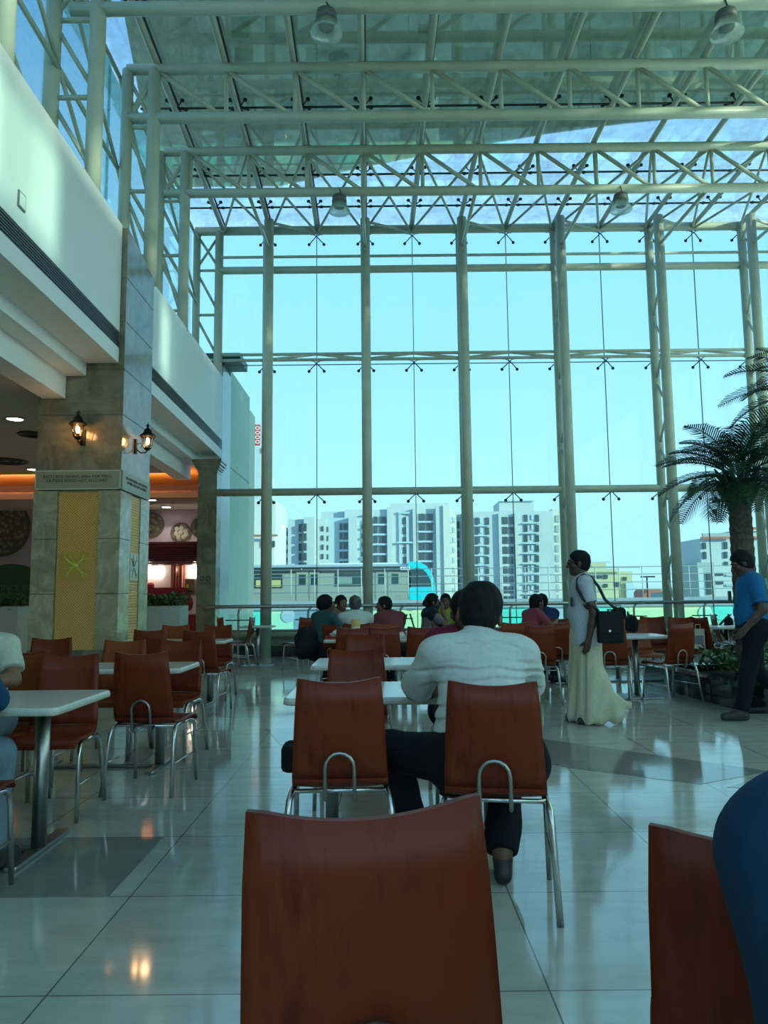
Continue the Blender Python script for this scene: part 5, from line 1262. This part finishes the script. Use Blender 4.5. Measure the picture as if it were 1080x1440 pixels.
    if creases:
        X, Y, Z = F.grid()
        for (z0, bend, tilt, x0, x1, dep, wd) in creases:
            zz = z0 + bend*X*X + tilt*X + .004*np.sin(30*X); m_ = 1/(1+np.exp(-(X-x0)*40))/(1+np.exp((X-x1)*40)); q = (Z-zz)/wd
            F.F += (dep*np.exp(-q*q) - .6*dep*np.exp(-(q-1.6)**2))*m_
    F.build('shirt', shirt, t)
    # trousers
    if legs and trousers is not None:
        F = Sdf(lo, hi, h); F.cap(J['hipL'], J['hipR'], .125*G, .125*G, .05); F.cap(pel, pel+up*.05, .145*G, .140*G, .05, (fwd, .8)); F.ell((J['hipL']+J['hipR'])/2 - fwd*.03, V3(.165*G, .13*G, .12), None, .05)
        for s_ in 'LR':
            hp, kn, an = J['hip'+s_], J['kn'+s_], J['an'+s_]; F.cap(hp, kn, .100*w, .074*w, .05); F.cap(kn, an, .073*w, .062*w, .03)
            ax = nrm(an-kn); X, Y, Z = F.grid(); c_ = an-ax*.005; d = (X-c_[0])*ax[0]+(Y-c_[1])*ax[1]+(Z-c_[2])*ax[2]; rr = np.sqrt((X-c_[0])**2+(Y-c_[1])**2+(Z-c_[2])**2); F.F = np.where(rr < .13, np.maximum(F.F, d), F.F)
        F.wrinkle(wr_amp, 30, 9); F.build('trousers', trousers, t)
    if legs and shoe is not None:
        for s_ in 'LR':
            an, to = J['an'+s_], J['to'+s_]; F = Sdf(np.minimum(an, to)-.12, np.maximum(an, to)+.1, min(h, .010)); bk = an-nrm(to-an)*.03
            F.cap((bk[0], bk[1], to[2]+.006), to, .040, .042, .02); F.cap(an-V3(0, 0, .02), an*.5+to*.5, .046, .038, .03)
            F.cut(V3(0, 0, to[2]-.030), V3(0, 0, -1)); F.build('shoe', shoe, t)
    return t
def seated(lean=.0, armL=None, armR=None, feet=.40, **kw):
    """sitting, facing +y, hips over the origin"""
    J = dict(pel=(0, 0, .565), ch=(0, .02+lean*.85, .90-.12*lean), nk=(0, .03+lean*1.15, 1.035-.2*lean), hd=(0, .05+lean*1.35, 1.165-.24*lean),
             shL=(-.185, .02+lean, .985-.17*lean), shR=(.185, .02+lean, .985-.17*lean),
             elL=(-.24, .20+lean, .77), elR=(.24, .20+lean, .77), wrL=(-.12, .40+lean, .79), wrR=(.12, .40+lean, .79),
             hipL=(-.095, .0, .535), hipR=(.095, .0, .535), knL=(-.13, .42, .53), knR=(.13, .42, .53), anL=(-.13, feet, .10), anR=(.13, feet, .10), toL=(-.14, feet+.16, .035), toR=(.14, feet+.16, .035))
    J.update(kw); return J
def standing(**kw):
    J = dict(pel=(0, 0, .94), ch=(0, .01, 1.26), nk=(0, .0, 1.405), hd=(0, .03, 1.545), shL=(-.18, 0, 1.355), shR=(.18, 0, 1.355), elL=(-.225, -.02, 1.07), elR=(.225, -.02, 1.07), wrL=(-.22, .06, .83), wrR=(.22, .06, .83),
             hipL=(-.09, 0, .90), hipR=(.09, 0, .90), knL=(-.10, .03, .48), knR=(.10, .03, .48), anL=(-.10, -.02, .09), anR=(.10, -.02, .09), toL=(-.11, .14, .035), toR=(.11, .14, .035))
    J.update(kw); return J
brown = skin('brown', (.16, .072, .040)); dark = skin('dark', (.085, .040, .026)); tan = skin('tan', (.24, .12, .07))
WHITE = cloth('white_shirt', (.62, .68, .62), (.55, .61, .56)); NAVY = cloth('navy_trousers', (.008, .010, .016)); MAROON = cloth('maroon', (.16, .02, .035)); TEAL = cloth('teal', (.03, .10, .10))
BLUE = cloth('bright_blue', (.015, .16, .36)); CREAM = cloth('cream', (.58, .60, .46)); JEANS = cloth('pale_jeans', (.17, .26, .32)); DENIM = cloth('dark_denim', (.012, .05, .11)); MUNDU = cloth('mundu', (.60, .58, .42), (.53, .51, .36)); PINK = cloth('pink', (.32, .07, .09)); DKBLUE = cloth('dark_blue', (.012, .035, .10)); SCARF = cloth('scarf', (.015, .025, .035)); LIME = cloth('lime', (.30, .36, .06))
shoeb = P('dark_shoes', (.02, .02, .02), .5); shoeg = P('grey_sandals', (.03, .03, .028), .6)
TABLE_Z = .75
# --- 1 seated man in white shirt, back to the viewer
J = seated(0, pel=(-.02, .0, .57), ch=(.0, .13, .865), nk=(.0, .22, 1.055), hd=(.02, .30, 1.150), hyaw=rad(-6), hpitch=rad(-22), hroll=rad(7),
    shL=(-.205, .17, .985), shR=(.20, .17, .975), elL=(-.295, .36, .80), elR=(.275, .42, .80), wrL=(-.10, .56, .79), wrR=(.12, .60, .79), hdL=(1, .25, 0), hdR=(-1, .3, 0), pnL=(0, -.2, -1), pnR=(0, -.2, -1), thL=(0, 1, 0), thR=(0, 1, 0),
    hipL=(-.115, .0, .545), hipR=(.115, .0, .545), knL=(-.42, .30, .53), knR=(.15, .42, .53), anL=(-.30, .55, .10), anR=(.07, .10, .12), toL=(-.33, .70, .035), toR=(.09, .235, .035))
man = person('heavy-set man in white shirt, seated with his back to the viewer', (.435, 3.36, 0), 0, J, brown, WHITE, NAVY, h=.009, w=1.2, girth=1.24, belly=.10, long_sleeve=False, sleeve=.97, shoe=shoeb, headw=1.24, collar_up=.052, wr_amp=.006, hem=.50, creases=[(.93, -.35, -.03, -.30, .32, .014, .008), (.965, -.5, .02, -.22, .25, .008, .007), (.885, -.5, .05, -.26, .28, .010, .008), (.80, -.6, .08, -.30, .1, .011, .009), (.755, -.5, .12, -.3, .05, .011, .009), (.70, -.4, .15, -.3, .0, .011, .010), (.84, .3, -.2, .05, .3, .008, .008), (1.045, -1.0, 0, -.2, .2, .008, .006)])
# --- 2 man in maroon facing him
J = seated(.10, hyaw=rad(0), hpitch=rad(-8))
person('man in maroon shirt facing the viewer, mostly hidden by the white-shirted man', (.50, 4.92, 0), PI, J, dark, MAROON, NAVY, h=.012, headw=1.08, girth=1.1, w=1.08, shoe=shoeb)
# --- 3 standing man with bag, in profile facing left
J = standing(hd=(0, .045, 1.555), hpitch=rad(-2), elL=(-.24, -.06, 1.06), wrL=(-.245, .0, .82), elR=(.235, -.04, 1.07), wrR=(.23, .05, .83), pnL=(1, .2, 0), thL=(0, 1, .1), pnR=(-1, .2, 0), anL=(-.07, -.06, .10), toL=(-.08, .08, .035), anR=(.08, .03, .10), toR=(.08, .175, .035), knL=(-.09, -.05, .49), knR=(.09, .08, .49))
st = person('standing man in white shirt and long cream mundu, with shoulder bag', (1.98, 7.55, 0), rad(82), J, dark, cloth('grey_white_shirt', (.50, .57, .60)), None, h=.0095, belly=.04, hem=.76, sleeve=.62, shoe=shoeg, curl=(.55, .55), open_hem=.022, headw=1.02, girth=1.02)
F = Sdf((-.40, -.52, -.02), (.40, .42, 1.02), .012)
F.cap((0, .0, .96), (0, .0, .80), .150, .152, .05, ((0, 1, 0), .88)); F.cap((.05, .02, .85), (.06, .08, .08), .125, .120, .06, ((1, 0, 0), .95)); F.cap((-.04, -.01, .85), (-.06, -.03, .10), .135, .135, .05)
F.cap((-.06, -.10, .42), (-.06, -.25, .10), .085, .085, .10); F.cap((-.06, -.18, .24), (-.05, -.37, .19), .065, .03, .08); F.cut(V3(0, 0, .012), V3(0, 0, -1))
X, Y, Z = F.grid(); A_ = np.clip((.98-Z)*1.1, .1, 1); F.F += .008*np.sin(52*Y+10*Z+4*np.sin(6*X))*A_ + .006*np.sin(64*X+14*Y+10*Z)*A_; F.F = np.maximum(F.F, .018 - np.sqrt((Y-.065+.05*Z)**2 + ((X+.16)*.5)**2) - .02*(Z > .72))
F.build('mundu', MUNDU, st)
MB().rbox((-.125, .135, 1.18), (.05, .022, .09), .008).build('pocket_phone', M['black'], st)
gl = MB(); P_ = lambda x, y, z: tuple(np.array((0, .045, 1.555)) + rotm(0, rad(-2)) @ V3(x, y, z))
for sx in (-1, 1):
    gl.tube([P_(sx*.031+.021*math.cos(2*PI*i/12), .098, .012+.016*math.sin(2*PI*i/12)) for i in range(12)], .0022, 5, closed=True); gl.tube([P_(sx*.052, .097, .016), P_(sx*.078, .06, .016), P_(sx*.081, -.01, .012)], .002, 5)
gl.tube([P_(-.01, .1, .016), P_(.01, .1, .016)], .002, 5); gl.build('spectacles', M['black'], st)
# --- 4 walking man in blue polo
J = standing(hd=(0, .075, 1.54), hpitch=rad(-24), nk=(0, .01, 1.40), elR=(.26, -.07, 1.09), wrR=(.24, .06, .87), elL=(-.25, -.02, 1.08), wrL=(-.24, .14, .90), hipL=(-.09, 0, .90), hipR=(.09, 0, .90), knL=(-.10, .10, .49), anL=(-.10, .18, .10), toL=(-.10, .345, .035), knR=(.10, -.02, .48), anR=(.10, -.34, .17), toR=(.10, -.23, .05))
bl = person('man in blue polo shirt and dark trousers walking past the palm', (3.70, 7.66, 0), rad(80), J, dark, BLUE, NAVY, h=.0095, belly=.05, girth=1.12, w=1.08, hem=.84, sleeve=.75, shoe=shoeg, headw=1.04)
MB().rbox((-.07, .225, 1.22), (.075, .02, .10), .008).build('pocket_phone', M['black'], bl)
# --- 5 shoulder in dark blue at lower right
J = seated(.05, elL=(-.26, .10, .74), wrL=(-.16, .34, .74), shR=(.205, .05, .975), shL=(-.19, .05, .975), nk=(0, .07, 1.02), hd=(0, .12, 1.15), elR=(.150, .05, .66), wrR=(.08, .26, .66), hyaw=rad(-10))
person('person in dark blue shirt at the lower right corner, only shoulder and arm in view', (.632, .88, 0), rad(184), J, tan, DENIM, NAVY, h=.011, girth=1.18, w=1.3, sleeve=.98, shoe=shoeb, headw=1.08, wr_amp=.006)
# --- 6 person in cream shirt, left edge
J = seated(.06, elL=(-.27, .22, .79), elR=(.29, .26, .79), wrR=(.04, .44, .79), wrL=(-.04, .40, .79), hdR=(-1, .1, 0), hdL=(1, .1, 0), pnR=(0, -.2, -1), pnL=(0, -.2, -1), thR=(0, 1, 0), thL=(0, 1, 0), knL=(-.2, .42, .53), anL=(-.22, .36, .10), toL=(-.25, .52, .035))
person('person in cream T-shirt and pale jeans at the left edge, forearm on the table', (-2.46, 4.66, 0), rad(186), J, tan, CREAM, JEANS, h=.011, sleeve=.72, shoe=shoeb, collar=False, w=1.05)
# --- 7 person in denim sleeve at left edge, near side
J = seated(.10, elR=(.17, .30, .80), wrR=(-.06, .44, .80), shR=(.165, .12, .968))
person('person in dark denim at the left edge, only the sleeve on the table visible', (-1.97, 3.24, 0), rad(-2), J, tan, cloth('denim_jacket', (.015, .07, .16)), JEANS, h=.013, long_sleeve=True, shoe=shoeb)
# --- 8.. far group
J = seated(.06, elL=(-.22, .22, .86), elR=(.20, .18, .84), wrL=(-.03, .21, 1.06), wrR=(.04, .22, 1.05), hdL=(.2, .2, 1), hdR=(-.2, .2, 1), pnL=(1, 0, 0), pnR=(-1, 0, 0), thL=(0, -1, .3), thR=(0, -1, .3), hyaw=rad(-22), knL=(-.30, .36, .53), knR=(-.11, .38, .53), anL=(-.30, .34, .10), anR=(-.11, .36, .10), toL=(-.36, .48, .035), toR=(-.17, .50, .035))
person('woman in teal top with dark hair, drinking from a white cup at the far table', (-.88, 10.12, 0), rad(-48), J, brown, TEAL, SCARF, h=.012, hairstyle='big', sleeve=.9, shoe=shoeb)
J = seated(.08, hyaw=rad(14))
person('man with moustache facing the viewer behind the woman in teal', (-.70, 11.45, 0), rad(186), J, brown, cloth('khaki', (.25, .20, .14)), NAVY, h=.013, shoe=shoeb, hd=None) if False else person('man with short dark hair behind the woman in teal, facing the viewer', (-.70, 11.42, 0), rad(200), J, brown, cloth('khaki', (.25, .20, .14)), NAVY, h=.013, shoe=shoeb)
J = seated(.10)
person('balding man in white shirt seen from behind at the far table', (-.40, 10.2, 0), rad(2), J, brown, WHITE, NAVY, h=.012, hairstyle='bald', shoe=shoeb, hair=HAIRG)
J = seated(.16, hyaw=rad(62), hd=(-.06, .25, 1.12), elL=(-.26, .30, .80), wrL=(-.12, .44, .79), elR=(.24, .30, .79))
person('man in maroon polo leaning on the far table, looking left', (.16, 10.32, 0), rad(32), J, brown, cloth('maroon_polo', (.20, .05, .06)), NAVY, h=.012, shoe=shoeb, w=1.1, girth=1.1)
J = seated(.04, elR=(.22, .26, .80), wrR=(.07, .22, 1.03), hdR=(-.15, .1, 1), pnR=(-.6, -.6, 0), thR=(0, -1, 0), hyaw=rad(-8))
sc = person('woman with dark scarf resting chin on hand at the far right of the group', (.60, 11.0, 0), rad(-80), J, brown, cloth('grey_top', (.20, .17, .17)), SCARF, h=.012, hairstyle='bun', shoe=shoeb)
F = Sdf((-.3, -.25, .75), (.3, .35, 1.2), .013); F.cap((-.16, .05, .99), (.16, .05, .99), .095, .095, .05); F.cap((0, .06, .95), (0, .08, 1.08), .12, .085, .05); F.cap((-.1, .14, .95), (.06, .18, .86), .06, .05, .05); F.wrinkle(.006, 40, 2); F.build('scarf', SCARF, sc)
J = seated(.05)
person('person in lime top, a sliver visible beyond the maroon man\'s head', (.96, 11.9, 0), rad(170), J, brown, LIME, NAVY, h=.015, hairstyle='long', shoe=shoeb)
J = seated(.14, elR=(.22, .34, .80), wrR=(.08, .50, .86), elL=(-.24, .34, .80), hyaw=rad(6))
person('woman in pink with long dark hair leaning on a table by the glass', (1.98, 10.9, 0), rad(-68), J, brown, PINK, SCARF, h=.012, hairstyle='long', shoe=shoeb, w=.95)
J = seated(.12)
person('man in dark blue shirt seen from behind beside the woman in pink', (2.46, 11.4, 0), rad(20), J, dark, DKBLUE, NAVY, h=.012, shoe=shoeb, girth=1.1, w=1.1)
# --- stall worker in red cap
J = standing(hpitch=rad(-10)); q = atY(207, 826, 19.35)
sw = person('stall worker in a dark red cap behind the red counter', (q[0]+.06, 19.42, -.02), rad(205), J, brown, cloth('stall_red', (.16, .02, .03)), NAVY, h=.015, shoe=shoeb, eyes=False)
F = Sdf((-.16, -.16, 1.5), (.16, .26, 1.75), .012); F.ell((0, .01, 1.60), (.10, .115, .09)); F.cut(V3(0, 0, 1.585), V3(0, .25, -1)); F.cap((-.04, .13, 1.585), (.04, .13, 1.585), .045, .045, .02, ((0, 0, 1), .3)); F.build('cap', cloth('red_cap', (.20, .015, .03)), sw)

# ================================================================== bags and small things
def satchel(loc, rz, label):
    t = thing('shoulder_bag', label, 'bag', loc, rz)
    MB().rbox((0, 0, .15), (.25, .085, .30), .03, 4).build('pouch', cloth('bag_black', (.012, .016, .018)), t); MB().rbox((0, -.047, .20), (.235, .012, .20), .03, 4).build('flap', cloth('bag_flap', (.018, .022, .024)), t)
    MB().box((-.02, -.056, .115), (.02, .008, .02)).build('clasp', M['chrome'], t); return t
def world_of(o, p): return Matrix.Translation(o.location) @ Matrix.Rotation(o.rotation_euler.z, 4, 'Z') @ Vector(p)
q = world_of(st, (-.27, -.20, .80))
bg_ = satchel((q[0], q[1], .79), rad(82-90+8), 'black shoulder bag hanging at the standing man\'s hip')
Mi = (Matrix.Translation(bg_.location) @ Matrix.Rotation(bg_.rotation_euler.z, 4, 'Z')).inverted()
for pts in ([(-.27, -.10, 1.09), (-.235, .03, 1.20), (-.185, .085, 1.31), (-.135, .07, 1.40), (-.115, .01, 1.445), (-.125, -.06, 1.42), (-.17, -.125, 1.32), (-.22, -.17, 1.20), (-.275, -.28, 1.09)],):
    pp = [tuple(Mi @ (world_of(st, p))) for p in pts]
    MB().tube(pp, .016, 6).build('strap', M['black'], bg_)
def backpack(loc, rz, label, s=1.0):
    t = thing('backpack', label, 'bag', loc, rz)
    F = Sdf((-.25, -.2, -.05), (.25, .2, .55), .013); F.cap((-.07*s, 0, .10), (-.06*s, 0, .33*s), .10*s, .085*s, .05, ((0, 1, 0), .8)); F.cap((.07*s, 0, .10), (.06*s, 0, .33*s), .10*s, .085*s, .05, ((0, 1, 0), .8)); F.ell((0, -.09*s, .14), (.11*s, .05, .10), None, .03); F.wrinkle(.005, 40, 4); F.cut(V3(0, 0, .0), V3(0, 0, -1)); F.build('sack', cloth('backpack', (.012, .014, .018)), t)
    MB().tube([(-.03, 0, .40*s), (-.03, 0, .45*s), (.03, 0, .45*s), (.03, 0, .40*s)], .008, 6).build('grab_loop', M['black'], t)
    for sx in (-1, 1): MB().tube([(sx*.08, .06, .36*s), (sx*.10, .13, .28), (sx*.10, .12, .14), (sx*.08, .06, .06)], .014, 6).build('strap', M['black'], t)
    return t
backpack((-.99, 9.70, .47), rad(40), 'black backpack hanging on the chair of the woman in teal')
q = atY(922, 880, 10.75); backpack((3.38, 11.0, .75), rad(10), 'dark rounded backpack on the right table beyond the shoulder bag', .75)
backpack((5.66, 12.55, .455), rad(70), 'black backpack with strap on the brown chair behind the hedge')
backpack((2.95, 9.15, .75), rad(30), 'dark bag lying on the nearer right table, behind the shoulder bag', .55)
q = atY(402, 1070, 3.4)
MB_ = thing('handbag', 'black bag corner poking out left of the empty middle chair', 'bag', (-.40, 3.62, .455)); MB().rbox((0, 0, .06), (.17, .18, .12), .04, 4).build('pouch', cloth('handbag', (.012, .013, .014)), MB_); MB().tube([(.02, -.06, .11), (.02, -.05, .15), (.02, .05, .15), (.02, .06, .11)], .008, 6).build('handle', M['black'], MB_)
# tray, cup, tissues
t = thing('food_tray', 'red food tray at the left end of the third middle table', 'tray', (-.58, 9.28, .752)); mb = MB().rbox((0, 0, .006), (.30, .24, .012), .03, 4); mb.tube([(-.14, -.11, .018), (.14, -.11, .018), (.14, .11, .018), (-.14, .11, .018)], .008, 6, closed=True); mb.build('tray', P('tray_red', (.45, .03, .02), .4), t)
t = thing('tissue', 'crumpled white tissue lying on the red tray', 'tissue', (-.60, 9.27, .776)); F = Sdf((-.1, -.1, -.02), (.1, .1, .12), .008); F.ell((0, 0, .03), (.05, .04, .035)); F.ell((.02, 0, .06), (.02, .025, .03)); F.ell((-.045, .01, .02), (.03, .03, .02)); F.wrinkle(.008, 120, 1); F.build('paper', WHITE, t)
t = thing('paper_cup', 'tall yellow paper cup on the far table in front of the bald man', 'cup', (-.37, 9.55, .75)); MB().lathe([(0, 0), (.045, 0), (.062, .22), (.058, .22), (.042, .01), (0, .01)], (0,0,0), 18).build('cup', P('cup_yellow', (.62, .46, .12), .5), t); MB().lathe([(.050, .06), (.055, .13), (.0555, .13), (.0505, .06)], (0,0,0), 18).build('print_band', P('cup_white', (.7, .62, .45), .5), t)
t = thing('drinking_cup', 'small white cup held to the mouth by the woman in teal', 'cup', tuple(world_of(bpy.data.objects['person.007'] if False else bpy.data.objects['body'].parent, (0, 0, 0))))
t.location = (-.70, 10.31, 1.085); MB().lathe([(0, 0), (.03, 0), (.045, .06), (.041, .06), (.028, .008), (0, .008)], (0,0,0), 16).build('cup', M['whitep'], t)
for i, (x, y, lab) in enumerate(((.16, 9.22, 'crumpled white wrapper on the right end of the third middle table'), (.33, 9.35, 'second white wrapper beside the first, nearer the seated man'))):
    t = thing('food_wrapper', lab, 'wrapper', (x, y, .752)); F = Sdf((-.13, -.1, -.02), (.13, .1, .12), .009); F.ell((0, 0, .02), (.08, .05, .03)); F.ell((.04, .01, .04), (.03, .03, .04)); F.ell((-.05, .01, .04), (.02, .03, .03)); F.wrinkle(.01, 100, i+2); F.build('paper', WHITE, t)
for (x, y, tilt, lab) in ((.24, 10.55, 14, 'thin black menu stand leaning right on the far table'), (.42, 10.7, -16, 'thin black menu stand leaning left on the far table')):
    t = thing('menu_stand', lab, 'menu stand', (x, y, .75)); MB().box((math.sin(rad(tilt))*.12, 0, .13), (.02, .12, .26), ry=rad(tilt)).build('panel', M['black'], t); MB().rbox((0, 0, .008), (.08, .12, .016), .01).build('base', M['black'], t)
for (x, y, z, rz_, lab) in ((1.98, 9.45, .46, .3, 'pale paper bag on the chair left of the standing man'), (4.50, 11.02, .46, .1, 'printed paper bag on the far chair behind the hedge')):
    t = thing('paper_bag', lab, 'bag', (x, y, z), rz_); t.scale = (.72, .72, .78); mb = MB()
    mb.add([(-.13, -.06, 0), (.13, -.06, 0), (.13, .06, 0), (-.13, .06, 0), (-.14, -.045, .36), (.14, -.045, .36), (.14, .045, .36), (-.14, .045, .36)], [(0,3,2,1), (0,1,5,4), (1,2,6,5), (2,3,7,6), (3,0,4,7)]); mb.build('bag', P('kraft_pale', (.62, .60, .48), .8), t)
    MB().tube([(-.05, -.05, .35), (-.05, -.055, .44), (.05, -.055, .44), (.05, -.05, .35)], .006, 5).build('handle', M['paint'], t); MB().bx((-.10, -.064, .08), (.10, -.058, .24)).build('print_patch', P('print_grey', (.20, .22, .24), .7), t)
